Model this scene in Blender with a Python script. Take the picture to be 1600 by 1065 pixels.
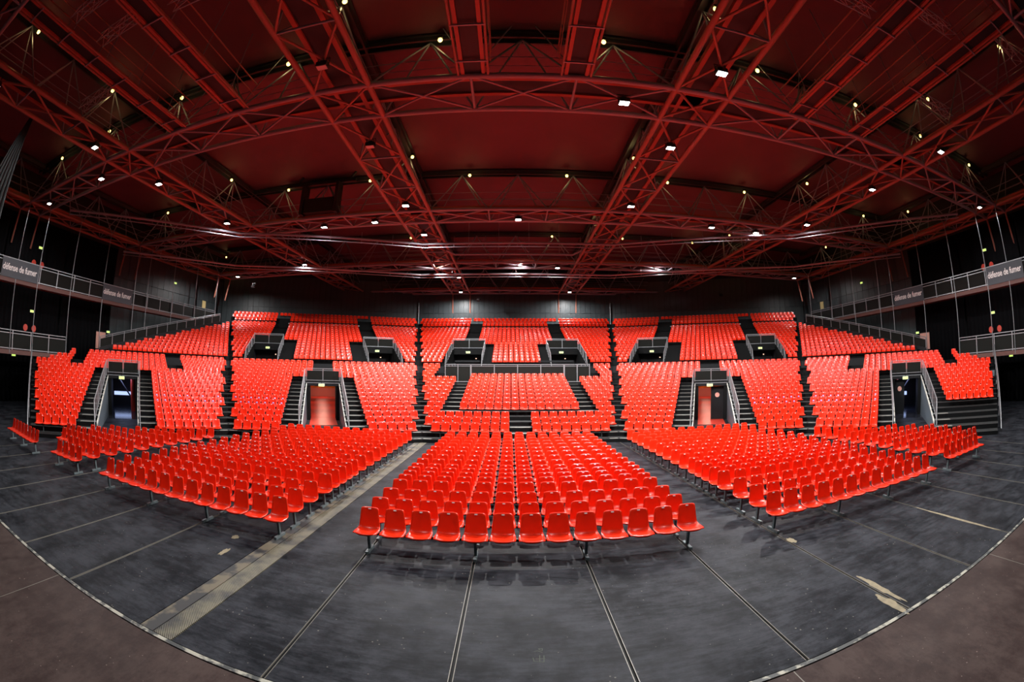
import bpy, math, random
from mathutils import Vector, Matrix
random.seed(7)
scene = bpy.context.scene
for o in list(bpy.data.objects):
    bpy.data.objects.remove(o, do_unlink=True)
COL = scene.collection

# ------------------------------------------------------------------ camera (16 mm class full-frame fisheye lens)
cd = bpy.data.cameras.new('camera'); cam = bpy.data.objects.new('camera', cd); COL.objects.link(cam)
cd.type = 'PANO'; cd.sensor_fit = 'HORIZONTAL'; cd.sensor_width = 36.0
cd.panorama_type = 'FISHEYE_EQUISOLID'
cd.fisheye_lens = 698.55 / 1600 * 36.0
cd.fisheye_fov = math.radians(240)
cd.clip_start = 0.05; cd.clip_end = 400
CAM = Vector((-0.3495, 0.0, 3.352))
PITCH, YAW, ROLL = 0.0759, 0.0025, 0.0007
cam.matrix_world = (Matrix.Translation(CAM) @ Matrix.Rotation(-YAW, 4, 'Z') @ Matrix.Rotation(math.pi/2 + PITCH, 4, 'X')
                    @ Matrix.Rotation(ROLL, 4, 'Z'))
scene.camera = cam

# ------------------------------------------------------------------ world, exposure
w = bpy.data.worlds.new('world'); scene.world = w; w.use_nodes = True
w.node_tree.nodes['Background'].inputs[0].default_value = (0.01, 0.012, 0.018, 1)
w.node_tree.nodes['Background'].inputs[1].default_value = 0.05
scene.view_settings.view_transform = 'Standard'
scene.view_settings.look = 'None'
scene.view_settings.gamma = 1.0
scene.view_settings.use_curve_mapping = False
scene.view_settings.exposure = 0.0
scene.cycles.adaptive_threshold = 0.04; scene.cycles.max_bounces = 3; scene.cycles.diffuse_bounces = 2; scene.cycles.glossy_bounces = 2; scene.cycles.transmission_bounces = 2
FLOOD_W = 5200.0      # watts of one house floodlight
BULB_W = 9.0         # watts of one yellow work light

# ------------------------------------------------------------------ materials
MATS = {}
def nodes_of(name):
    m = bpy.data.materials.new(name); m.use_nodes = True
    nt = m.node_tree; b = nt.nodes['Principled BSDF']
    MATS[name] = m
    return m, nt, b
def simple(name, col, rough=0.5, metal=0.0, spec=0.5, emit=None, estr=0.0, var=0.0, vscale=3.0, bump=0.0, bscale=30.0):
    m, nt, b = nodes_of(name)
    b.inputs['Base Color'].default_value = (*col, 1)
    b.inputs['Roughness'].default_value = rough
    b.inputs['Metallic'].default_value = metal
    b.inputs['Specular IOR Level'].default_value = spec
    if emit:
        b.inputs['Emission Color'].default_value = (*emit, 1); b.inputs['Emission Strength'].default_value = estr
    if var or bump:
        tc = nt.nodes.new('ShaderNodeTexCoord')
    if var:
        n = nt.nodes.new('ShaderNodeTexNoise'); n.inputs['Scale'].default_value = vscale; n.inputs['Detail'].default_value = 6
        nt.links.new(tc.outputs['Object'], n.inputs['Vector'])
        r = nt.nodes.new('ShaderNodeMapRange'); r.inputs[1].default_value = .25; r.inputs[2].default_value = .75
        r.inputs[3].default_value = 1 - var; r.inputs[4].default_value = 1 + var
        nt.links.new(n.outputs['Fac'], r.inputs[0])
        mx = nt.nodes.new('ShaderNodeMix'); mx.data_type = 'RGBA'; mx.blend_type = 'MULTIPLY'; mx.inputs[0].default_value = 1
        mx.inputs[6].default_value = (*col, 1); nt.links.new(r.outputs[0], mx.inputs[7])
        nt.links.new(mx.outputs[2], b.inputs['Base Color'])
    if bump:
        n2 = nt.nodes.new('ShaderNodeTexNoise'); n2.inputs['Scale'].default_value = bscale; n2.inputs['Detail'].default_value = 4
        nt.links.new(tc.outputs['Object'], n2.inputs['Vector'])
        bp = nt.nodes.new('ShaderNodeBump'); bp.inputs['Strength'].default_value = bump; bp.inputs['Distance'].default_value = .02
        nt.links.new(n2.outputs['Fac'], bp.inputs['Height']); nt.links.new(bp.outputs[0], b.inputs['Normal'])
    return m

rp = simple('red_plastic', (0.86, 0.026, 0.005), 0.30, spec=0.30)
rp.node_tree.nodes['Principled BSDF'].inputs['Coat Weight'].default_value = .22; rp.node_tree.nodes['Principled BSDF'].inputs['Coat Roughness'].default_value = .10
simple('plate_white', (0.92, 0.90, 0.88), 0.4)
simple('sticker_blue', (0.10, 0.10, 0.45), 0.4)
simple('galvanised', (0.16, 0.20, 0.21), 0.42, metal=0.55, var=.25, vscale=9)
simple('black_steel', (0.008, 0.009, 0.011), 0.5, var=.2, spec=.3)
simple('riser_black', (0.003, 0.0035, 0.004), 0.7, var=.2, spec=.2)
simple('tread_plate', (0.17, 0.17, 0.155), 0.6, var=.25, vscale=5)
simple('tread_grey', (0.020, 0.021, 0.021), 0.7, spec=.2, var=.25, vscale=5)
simple('tread_dark', (0.010, 0.011, 0.012), 0.7, spec=.2, var=.25, vscale=5)
simple('stringer_white', (0.62, 0.60, 0.54), 0.5, var=.15, vscale=4)
simple('rail_steel', (0.34, 0.36, 0.38), 0.35, metal=0.5)
simple('guard_mesh', (0.007, 0.0075, 0.006), 0.7, spec=.2)
simple('truss_steel', (0.31, 0.24, 0.27), 0.40, var=.12, vscale=1.3)  # grey steel with a slight red bounce tint mixed in
simple('truss_red_bounce', (0.30, 0.115, 0.08), 0.42, var=.12, vscale=1.3)  # grey steel: red bounce light from the seats is put into its colour
simple('truss_grey', (0.26, 0.26, 0.30), 0.42, metal=0.2, var=.15, vscale=1.5)
simple('top_chord', (0.03, 0.026, 0.03), 0.5)  # steel darkened in its colour for the shade under the roof
simple('walkway_red', (0.12, 0.045, 0.035), 0.5)
simple('deck_dark', (0.010, 0.013, 0.018), 0.6, var=.3, vscale=4)
simple('catwalk_red', (0.36, 0.085, 0.05), 0.5, var=.1)
simple('aluminium', (0.55, 0.55, 0.60), 0.3, metal=0.7)
simple('membrane', (0.135, 0.042, 0.055), 0.75, var=.12, vscale=.35, bump=.15, bscale=.8)  # the seats' red glow is tinted into the membrane colour
simple('wall_panel', (0.042, 0.053, 0.058), 0.42, var=.3, vscale=.9, spec=.5)
simple('wall_black', (0.010, 0.011, 0.012), 0.7)
simple('curtain_black', (0.004, 0.004, 0.005), 0.9, spec=.1)
simple('drape_dark', (0.012, 0.020, 0.021), 0.7, var=.3, vscale=1.2)
simple('lamp_black', (0.015, 0.015, 0.016), 0.45)
simple('flood_lens', (0.9, 0.9, 0.9), 0.3, emit=(1.0, 0.97, 0.92), estr=30.0)
simple('lens_off', (0.55, 0.50, 0.50), 0.2)
simple('bulb_yellow', (1.0, 0.85, 0.4), 0.3, emit=(1.0, 0.74, 0.20), estr=3.5)
simple('exit_green', (0.5, 0.8, 0.3), 0.3, emit=(0.62, 0.85, 0.18), estr=1.25)
simple('sign_red', (0.75, 0.06, 0.03), 0.4)
simple('banner_slate', (0.045, 0.055, 0.068), 0.5, var=.12)
simple('lettering_white', (0.80, 0.78, 0.76), 0.5)
simple('carpet_red', (0.78, 0.055, 0.03), 0.30, var=.08, vscale=1.2)
simple('foyer_pink', (0.80, 0.32, 0.26), 0.6)
simple('foyer_orange', (0.85, 0.28, 0.02), 0.6, var=.4, vscale=6)
simple('foyer_dark', (0.018, 0.017, 0.022), 0.4)
simple('column_red', (0.55, 0.04, 0.02), 0.4)
simple('tile_dark', (0.03, 0.033, 0.045), 0.10)
simple('glow_blue', (0.6, 0.7, 1), 0.3, emit=(0.45, 0.58, 1.0), estr=1.3)
simple('lamp_warm', (1, .9, .8), 0.3, emit=(1.0, 0.62, 0.45), estr=1.5)
simple('poster_pink', (0.85, 0.42, 0.34), 0.6)
simple('notice_yellow', (0.65, 0.50, 0.22), 0.6)
simple('cabinet_grey', (0.10, 0.12, 0.14), 0.4)
simple('joint_metal', (0.14, 0.13, 0.11), 0.45, metal=.3, var=.35, vscale=2.5)
simple('worn_tan', (0.20, 0.165, 0.10), 0.7, var=.3, vscale=8)

for _n in ('flood_lens', 'bulb_yellow', 'exit_green', 'glow_blue', 'lamp_warm'):   # the lamps' own light objects do the lighting
    try: MATS[_n].cycles.emission_sampling = 'NONE'
    except Exception: pass
def floor_material(name, base, light, speck, rough, streak_axis):
    m, nt, b = nodes_of(name); L = nt.links; b.inputs['Specular IOR Level'].default_value = .07
    gm = nt.nodes.new('ShaderNodeNewGeometry')
    n1 = nt.nodes.new('ShaderNodeTexNoise'); n1.inputs['Scale'].default_value = 1.1; n1.inputs['Detail'].default_value = 10; n1.inputs['Roughness'].default_value = .72
    L.new(gm.outputs['Position'], n1.inputs['Vector'])
    mp = nt.nodes.new('ShaderNodeMapping'); mp.inputs['Scale'].default_value = streak_axis
    L.new(gm.outputs['Position'], mp.inputs['Vector'])
    n2 = nt.nodes.new('ShaderNodeTexNoise'); n2.inputs['Scale'].default_value = 5.0; n2.inputs['Detail'].default_value = 10; n2.inputs['Roughness'].default_value = .8
    L.new(mp.outputs[0], n2.inputs['Vector'])
    mul = nt.nodes.new('ShaderNodeMath'); mul.operation = 'MULTIPLY'; L.new(n1.outputs['Fac'], mul.inputs[0]); L.new(n2.outputs['Fac'], mul.inputs[1])
    cr = nt.nodes.new('ShaderNodeValToRGB'); cr.color_ramp.elements[0].position = .19; cr.color_ramp.elements[1].position = .32
    cr.color_ramp.elements[0].color = (*base, 1); cr.color_ramp.elements[1].color = (*light, 1)
    L.new(mul.outputs[0], cr.inputs[0])
    vo = nt.nodes.new('ShaderNodeTexVoronoi'); vo.inputs['Scale'].default_value = 7.0; L.new(gm.outputs['Position'], vo.inputs['Vector'])
    n3 = nt.nodes.new('ShaderNodeTexNoise'); n3.inputs['Scale'].default_value = 1.4; L.new(gm.outputs['Position'], n3.inputs['Vector'])
    a = nt.nodes.new('ShaderNodeMath'); a.operation = 'MULTIPLY'; a.inputs[1].default_value = .20; L.new(n3.outputs['Fac'], a.inputs[0])
    a2 = nt.nodes.new('ShaderNodeMath'); a2.operation = 'SUBTRACT'; a2.inputs[1].default_value = .041; L.new(a.outputs[0], a2.inputs[0])
    lt = nt.nodes.new('ShaderNodeMath'); lt.operation = 'LESS_THAN'; L.new(vo.outputs['Distance'], lt.inputs[0]); L.new(a2.outputs[0], lt.inputs[1])
    mx = nt.nodes.new('ShaderNodeMix'); mx.data_type = 'RGBA'; L.new(cr.outputs[0], mx.inputs[6]); mx.inputs[7].default_value = (*speck, 1)
    sc = nt.nodes.new('ShaderNodeMath'); sc.operation = 'MULTIPLY'; sc.inputs[1].default_value = .55; L.new(lt.outputs[0], sc.inputs[0])
    L.new(sc.outputs[0], mx.inputs[0]); L.new(mx.outputs[2], b.inputs['Base Color'])
    rr = nt.nodes.new('ShaderNodeMapRange'); rr.inputs[1].default_value = .3; rr.inputs[2].default_value = .7; rr.inputs[3].default_value = rough - .1; rr.inputs[4].default_value = rough + .15
    L.new(n2.outputs['Fac'], rr.inputs[0]); L.new(rr.outputs[0], b.inputs['Roughness'])
    bp = nt.nodes.new('ShaderNodeBump'); bp.inputs['Strength'].default_value = .12; bp.inputs['Distance'].default_value = .01
    L.new(n2.outputs['Fac'], bp.inputs['Height']); L.new(bp.outputs[0], b.inputs['Normal'])
floor_material('floor_dark', (0.0030, 0.0037, 0.0058), (0.030, 0.032, 0.039), (0.20, 0.19, 0.16), .50, (.35, 1.6, 1))
floor_material('stage_brown', (0.030, 0.019, 0.0175), (0.056, 0.039, 0.035), (0.22, 0.17, 0.15), .48, (1.2, .5, 1))

def plate_material():
    m, nt, b = nodes_of('checker_plate'); L = nt.links
    gm = nt.nodes.new('ShaderNodeNewGeometry')
    wv = nt.nodes.new('ShaderNodeTexWave'); wv.wave_type = 'BANDS'; wv.bands_direction = 'DIAGONAL'; wv.inputs['Scale'].default_value = 16; wv.inputs['Distortion'].default_value = .4
    L.new(gm.outputs['Position'], wv.inputs['Vector'])
    n = nt.nodes.new('ShaderNodeTexNoise'); n.inputs['Scale'].default_value = 2.2; n.inputs['Detail'].default_value = 6; L.new(gm.outputs['Position'], n.inputs['Vector'])
    cr = nt.nodes.new('ShaderNodeValToRGB'); cr.color_ramp.elements[0].color = (.03, .03, .028, 1); cr.color_ramp.elements[1].color = (.17, .15, .095, 1)
    cr.color_ramp.elements[0].position = .36; cr.color_ramp.elements[1].position = .56; L.new(n.outputs['Fac'], cr.inputs[0])
    mx = nt.nodes.new('ShaderNodeMix'); mx.data_type = 'RGBA'; mx.blend_type = 'MULTIPLY'; mx.inputs[0].default_value = .75
    L.new(cr.outputs[0], mx.inputs[6]); L.new(wv.outputs['Color'], mx.inputs[7]); L.new(mx.outputs[2], b.inputs['Base Color'])
    bp = nt.nodes.new('ShaderNodeBump'); bp.inputs['Strength'].default_value = .6; bp.inputs['Distance'].default_value = .01
    L.new(wv.outputs['Fac'], bp.inputs['Height']); L.new(bp.outputs[0], b.inputs['Normal']); b.inputs['Roughness'].default_value = .5
plate_material()
def worn_material(name, dark, tan, sc):
    m, nt, b = nodes_of(name); L = nt.links
    gm = nt.nodes.new('ShaderNodeNewGeometry')
    n = nt.nodes.new('ShaderNodeTexNoise'); n.inputs['Scale'].default_value = sc; n.inputs['Detail'].default_value = 8; L.new(gm.outputs['Position'], n.inputs['Vector'])
    cr = nt.nodes.new('ShaderNodeValToRGB'); cr.color_ramp.elements[0].color = (*dark, 1); cr.color_ramp.elements[1].color = (*tan, 1)
    cr.color_ramp.elements[0].position = .47; cr.color_ramp.elements[1].position = .56; L.new(n.outputs['Fac'], cr.inputs[0])
    L.new(cr.outputs[0], b.inputs['Base Color']); b.inputs['Roughness'].default_value = .6
worn_material('worn_paint', (.02, .02, .021), (.11, .09, .06), 2.2)
worn_material('edge_worn', (.035, .038, .038), (.30, .29, .24), 4.5)

# ------------------------------------------------------------------ mesh helpers
class MB:
    def __init__(s): s.v = []; s.f = []; s.mi = []
    def box(s, x0, y0, z0, x1, y1, z1, mi=0):
        n = len(s.v)
        s.v += [(x0,y0,z0),(x1,y0,z0),(x1,y1,z0),(x0,y1,z0),(x0,y0,z1),(x1,y0,z1),(x1,y1,z1),(x0,y1,z1)]
        for q in ((3,2,1,0),(4,5,6,7),(0,1,5,4),(1,2,6,5),(2,3,7,6),(3,0,4,7)):
            s.f.append(tuple(n+i for i in q)); s.mi.append(mi)
    def prism(s, pts, z0, z1, mi_top=0, mi_side=0):      # pts ccw, z may be a number
        n = len(s.v); k = len(pts)
        s.v += [(p[0], p[1], z0) for p in pts] + [(p[0], p[1], z1) for p in pts]
        s.f.append(tuple(n+k+i for i in range(k))); s.mi.append(mi_top)
        s.f.append(tuple(n+i for i in reversed(range(k)))); s.mi.append(mi_side)
        for i in range(k):
            j = (i+1) % k; s.f.append((n+i, n+j, n+k+j, n+k+i)); s.mi.append(mi_side)
    def tube(s, a, b, r, n=8, mi=0):
        a = Vector(a); b = Vector(b); d = (b-a).normalized()
        u = d.orthogonal().normalized(); v = d.cross(u); k = len(s.v)
        for p in (a, b):
            for i in range(n):
                t = 2*math.pi*i/n; s.v.append(tuple(p + (u*math.cos(t)+v*math.sin(t))*r))
        for i in range(n):
            j = (i+1) % n; s.f.append((k+i, k+j, k+n+j, k+n+i)); s.mi.append(mi)
        s.f.append(tuple(k+i for i in reversed(range(n)))); s.mi.append(mi)
        s.f.append(tuple(k+n+i for i in range(n))); s.mi.append(mi)
    def mesh(s, name, mats, smooth=False):
        m = bpy.data.meshes.new(name); m.from_pydata(s.v, [], s.f)
        if isinstance(mats, str): mats = [mats]
        for t in mats: m.materials.append(MATS[t])
        m.polygons.foreach_set('material_index', s.mi)
        if smooth: m.polygons.foreach_set('use_smooth', [True]*len(s.f))
        m.update(); return m

def tag(o, label=None, cat=None, group=None, kind=None):
    if label: o['label'] = label
    if cat: o['category'] = cat
    if group: o['group'] = group
    if kind: o['kind'] = kind
    return o
def link(name, mesh, parent=None, mat=None, kind=None):
    o = bpy.data.objects.new(name, mesh); COL.objects.link(o)
    if parent is not None:
        o.parent = parent
        if mat is not None: o.matrix_local = WINV.get(parent.name, Matrix.Identity(4)) @ mat
        elif parent.name in WINV: o.matrix_local = WINV[parent.name].copy()
    elif mat is not None: o.matrix_world = mat
    if kind: o['kind'] = kind
    return o
WINV = {}
def thing(name, label, cat, loc=(0,0,0), group=None, kind=None):
    o = bpy.data.objects.new(name, None); COL.objects.link(o); o.location = loc
    o.empty_display_size = .2
    WINV[o.name] = Matrix.Translation(-Vector(loc))
    return tag(o, label, cat, group, kind)
def own(parent, child, mat_local=None):
    """a sub-part given in its part's local space"""
    child.parent = parent
    if mat_local is not None: child.matrix_local = mat_local
UNIT = {}
def unit(shape, mat):
    k = (shape, mat)
    if k not in UNIT:
        b = MB()
        if shape == 'cyl': b.tube((0,0,-.5), (0,0,.5), 1, 8)
        elif shape == 'cyl6': b.tube((0,0,-.5), (0,0,.5), 1, 6)
        else: b.box(-.5,-.5,-.5,.5,.5,.5)
        m = b.mesh(shape, mat)
        if shape != 'box':
            for p in m.polygons: p.use_smooth = len(p.vertices) == 4
        UNIT[k] = m
    return UNIT[k]
def frame(a, b, up=(0,0,1)):
    a = Vector(a); b = Vector(b); d = b-a; L = d.length; d.normalize()
    u = Vector(up)
    if abs(d.dot(u)) > .999: u = Vector((0,1,0))
    x = u.cross(d).normalized(); y = d.cross(x)
    return Matrix((( x.x, y.x, d.x, (a.x+b.x)/2), (x.y, y.y, d.y, (a.y+b.y)/2), (x.z, y.z, d.z, (a.z+b.z)/2), (0,0,0,1))), L
def rod(name, a, b, r, mat, parent, n6=True):
    M, L = frame(a, b)
    return link(name, unit('cyl6' if n6 else 'cyl', mat), parent, M @ Matrix.Diagonal((r, r, L, 1)))
def bar(name, a, b, wd, ht, mat, parent, up=(0,0,1)):
    M, L = frame(a, b, up)
    return link(name, unit('box', mat), parent, M @ Matrix.Diagonal((wd, ht, L, 1)))
def slab(name, x0, y0, z0, x1, y1, z1, mat, parent):
    return link(name, unit('box', mat), parent, Matrix.Translation(((x0+x1)/2, (y0+y1)/2, (z0+z1)/2)) @ Matrix.Diagonal((x1-x0, y1-y0, z1-z0, 1)))
ORD = ['front', 'second', 'third', 'fourth', 'fifth', 'sixth', 'seventh', 'eighth', 'ninth', 'tenth', 'eleventh', 'twelfth', 'thirteenth',
       'fourteenth', 'fifteenth', 'sixteenth', 'seventeenth', 'eighteenth']

# ------------------------------------------------------------------ layout constants
FA = math.radians(24.4)               # angle between neighbouring stand facets
PC = Vector((0.15, -0.9))             # centre of the polygonal stands
R0 = 22.6                             # front of the first stand row
def basis(k):
    a = FA*k; return Vector((math.sin(a), math.cos(a))), Vector((math.cos(a), -math.sin(a)))
def P2(k, rho, t):
    n, tv = basis(k); return PC + n*rho + tv*t
def P3(k, rho, t, z):
    p = P2(k, rho, t); return Vector((p.x, p.y, z))
SEAM = math.tan(FA/2)
def low_z(i): return 0.17 + 0.2075*(i-1)              # tread heights, lower tier
def low_r(i): return R0 + 0.9*(i-1)
def up_z(i): return 4.10 + 0.295*(i-1) if i <= 15 else 8.81 + 0.42*(i-16)
def up_r(i): return 40.85 + 0.9*(i-1)
ZB, ZT = 14.19, 17.3                  # lower and upper chord levels of the roof trusses
GA = 1.18                             # half the gauge of a truss
GX = [-35.45+.12, -21.28+.12, -7.1+.12, 7.1+.12, 21.28+.12, 35.45+.12]
TY = [0.29, 14.61, 28.93, 43.25, 57.57]
SIDE = 37.7; REAR = -14.0; RW = 60.0; ROOF = 18.9

# ------------------------------------------------------------------ setting: floor
floor = thing('floor', 'dark grey scuffed arena floor of long panels with open joints', 'floor', kind='structure')
b = MB(); b.box(-SIDE, 3.24, -.3, SIDE, 70, -.03); link('subfloor', b.mesh('subfloor', 'riser_black'), floor)
xs = [-SIDE] + list(range(-37, 38, 2)) + [SIDE]
for i in range(len(xs)-1):
    a, c = xs[i]+.021, xs[i+1]-.021
    if c <= a: continue
    if abs(xs[i+1]+5) < .1: c = -5.07
    if abs(xs[i]+5) < .1: a = -4.42
    slab('panel', a, 3.30, -.03, c, 70, 0, 'floor_dark', floor)
for x in range(-19, 20, 2):
    if x == -5: continue
    for s in (-1, 1): slab('joint_strip', x+s*.025-.0045, 3.3, -.02, x+s*.025+.0045, 24, .0012, 'joint_metal', floor)
slab('worn_strip', -5.05, 3.3, -.03, -4.80, 23, .001, 'worn_paint', floor)
slab('checker_plate', -4.78, 3.3, -.03, -4.44, 23, .002, 'checker_plate', floor)
slab('edge_trim', -SIDE, 3.215, -.03, SIDE, 3.285, .003, 'edge_worn', floor)
def patch(cx, cy, lx, ly, seed):
    r = random.Random(seed); pts = []
    for i in range(22):
        t = 2*math.pi*i/22; k = .72 + .45*r.random()
        pts.append((cx + lx*math.cos(t)*k, cy + ly*math.sin(t)*k))
    m = MB(); m.prism(pts, 0.0, .0022); link('worn_patch', m.mesh('worn_patch', 'worn_tan'), floor)
patch(5.12, 4.15, .07, .62, 1); patch(4.90, 3.62, .09, .40, 2); patch(5.10, 6.9, .09, .16, 3); patch(-5.8, 7.1, .10, .10, 4); patch(-5.55, 6.3, .06, .20, 5); patch(9.0, 5.0, .05, 1.5, 6)

simple('chalk', (0.060, 0.075, 0.055), 0.9)
cm = MB()
for st_ in [[(-0.091, 4.418), (-0.083, 4.341), (-0.029, 4.331), (0.03, 4.321), (0.038, 4.461)], [(-0.01, 4.471), (-0.019, 4.324)], [(-0.055, 4.395), (0.046, 4.399)], [(-0.017, 4.624), (0.03, 4.625), (0.025, 4.578)], [(-0.013, 4.624), (-0.007, 4.594), (0.02, 4.585)], [(-0.07, 4.561), (-0.031, 4.576), (0.021, 4.537)]]:
    for p_, q_ in zip(st_[:-1], st_[1:]):
        d_ = (Vector(q_)-Vector(p_)).normalized()*.0042; n_ = Vector((-d_.y, d_.x))
        P_, Q_ = Vector(p_)-d_, Vector(q_)+d_
        cm.prism([P_-n_, Q_-n_, Q_+n_, P_+n_], 0, .0012)
ck = link('chalk_mark', cm.mesh('chalk_mark', 'chalk'), floor); ck['label'] = 'faint green chalk scribble'; ck['kind'] = 'stuff'
stage = thing('floor_stage', 'brown scratched stage floor in front of the dark hall floor', 'stage floor', kind='structure')
sx = [-SIDE, -32.28, -27.28, -22.28, -17.28, -12.28, -7.28, -2.28, 2.72, 7.72, 12.72, 17.72, 22.72, 27.72, 32.72, SIDE]
for i in range(len(sx)-1): slab('panel', sx[i]+.008, REAR, -.3, sx[i+1]-.008, 3.19, 0, 'stage_brown', stage)
for x in sx[1:-1]: slab('joint_strip', x-.007, REAR, -.05, x+.007, 3.19, .0012, 'joint_metal', stage)
b = MB(); b.box(-SIDE, REAR, -.3, SIDE, 3.3, -.06); link('subfloor', b.mesh('subfloor', 'riser_black'), stage)

# ------------------------------------------------------------------ setting: walls and ceiling
def wall(name, label, pts, z0, z1, mat):
    m = MB(); m.prism(pts, z0, z1); o = link(name, m.mesh(name, mat)); return tag(o, label, 'wall', kind='structure')
wl = wall('wall_left', 'black side wall of the hall beside the hung walkways on the left', [(-SIDE-.3, REAR), (-SIDE, REAR), (-SIDE, 50), (-SIDE-.3, 50)], 0, ROOF, 'wall_black')
wr = wall('wall_right', 'black side wall of the hall beside the hung walkways on the right', [(SIDE, REAR), (SIDE+.3, REAR), (SIDE+.3, 50), (SIDE, 50)], 0, ROOF, 'wall_black')
wall('wall_stage', 'dark wall closing the hall behind the stage', [(-SIDE, REAR-.3), (SIDE, REAR-.3), (SIDE, REAR), (-SIDE, REAR)], 0, ROOF, 'wall_black')
side_words = {-1: 'left oblique', 0: 'central', 1: 'right oblique'}
for k in (-1, 0, 1):
    e = RW*SEAM + (0 if k == 0 else 0)
    tl, tr = -e, e
    if k == -1: tl = -e-3
    if k == 1: tr = e+3
    wn = {-1: 'wall_back_left', 0: 'wall_back', 1: 'wall_back_right'}[k]
    o = wall(wn, f'dark panelled {side_words[k]} back wall above the top seats', [P2(k, RW+.05, tl), P2(k, RW+.05, tr), P2(k, RW+.4, tr), P2(k, RW+.4, tl)][::1], 3.0, ROOF, 'wall_black')
    np_ = 38; wd = (tr-tl)/np_
    for i in range(np_):
        t0 = tl + i*wd
        for z0, z1 in ((8.6, 11.55), (11.58, 15.6)):
            off = random.uniform(-.012, .012); rot = random.uniform(-.010, .010)
            c = P3(k, RW-.02+off, t0+wd/2, (z0+z1)/2)
            M = Matrix.Translation(c) @ Matrix.Rotation(-FA*k+rot, 4, 'Z') @ Matrix.Rotation(random.uniform(-.006, .006), 4, 'X') @ Matrix.Diagonal((wd-.03, .06, z1-z0, 1))
            link('panel', unit('box', 'wall_panel'), o, M)
    for t in ((tl, tr) if k == 0 else ()):
        rod('corner_post', P3(0, RW-.25, t, 8.8), P3(0, RW-.25, t, 13.0), .09, 'rail_steel', o)
for s, o in ((-1, wl), (1, wr)):
    n = 20
    for i in range(n):
        y0 = 27.5 + i*1.0
        for z0, z1 in ((4.0, 8.9), (8.95, 11.5), (11.55, 14.5)):
            M = Matrix.Translation((s*(SIDE-.06+random.uniform(-.01, .01)), y0+.5, (z0+z1)/2)) @ Matrix.Rotation(random.uniform(-.01, .01), 4, 'Z') @ Matrix.Diagonal((.06, .97, z1-z0, 1))
            link('panel', unit('box', 'wall_panel'), o, M)

ceil = thing('ceiling', 'dark, red-lit stretched roof membrane in bays between the trusses', 'ceiling', kind='structure')
b = MB(); b.box(-SIDE-.3, REAR-.3, ROOF-.1, SIDE+.3, 66, ROOF+.1); link('roof_slab', b.mesh('roof_slab', 'wall_black'), ceil)
def membrane(x0, x1, y0, y1):
    n = 12; m = MB()
    for j in range(n+1):
        for i in range(n+1):
            u, v = i/n, j/n
            h = (math.sin(math.pi*u)*math.sin(math.pi*v))**.7
            m.v.append((x0+(x1-x0)*u, y0+(y1-y0)*v, ZT+.32 + .62*h))
    for j in range(n):
        for i in range(n):
            a = j*(n+1)+i; m.f.append((a, a+n+1, a+n+2, a+1)); m.mi.append(0)
    link('membrane', m.mesh('membrane', 'membrane', True), ceil)
mx = [-SIDE] + GX + [SIDE]; my = [REAR] + TY + [64]
for i in range(len(mx)-1):
    for j in range(len(my)-1): membrane(mx[i], mx[i+1], my[j], my[j+1])

# ------------------------------------------------------------------ stands: terraces
def quad_step(k, ra, rb_, tla, tra, tlb, trb, z, th, parent, mats):
    m = MB(); m.prism([P2(k, ra, tla), P2(k, ra, tra), P2(k, rb_, trb), P2(k, rb_, tlb)], z-th, z, 0, 1)
    return link('step', m.mesh('step', mats), parent)
def l2_left(rho): return -6.25 - .265*(rho-23.5)      # open end of the outermost facets
def l2_up(rho): return (-33.05 - PC.x + math.sin(2*FA)*rho)/math.cos(2*FA)
place = {-2: 'far left', -1: 'left', 0: 'central', 1: 'right', 2: 'far right'}
def flip(k, segs): return segs if k <= 0 else [(-b_, -a_) for a_, b_ in segs][::-1]
def low_extent(k, rho):
    tl, tr = -SEAM*rho, SEAM*rho
    if k == -2: tl = l2_left(rho)
    if k == 2: tr = -l2_left(rho)
    lim = (-33.6 + math.sin(2*FA)*rho)/math.cos(2*FA)      # the side walkways stop the rows
    if k == -2: tl = max(tl, lim)
    if k == 2: tr = min(tr, -lim)
    return tl, tr
VOM = {-1: (-1.25, 1.25), 1: (-1.25, 1.25), -2: (-2.35, .15), 2: (-.15, 2.35)}
STAND = {}
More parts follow.
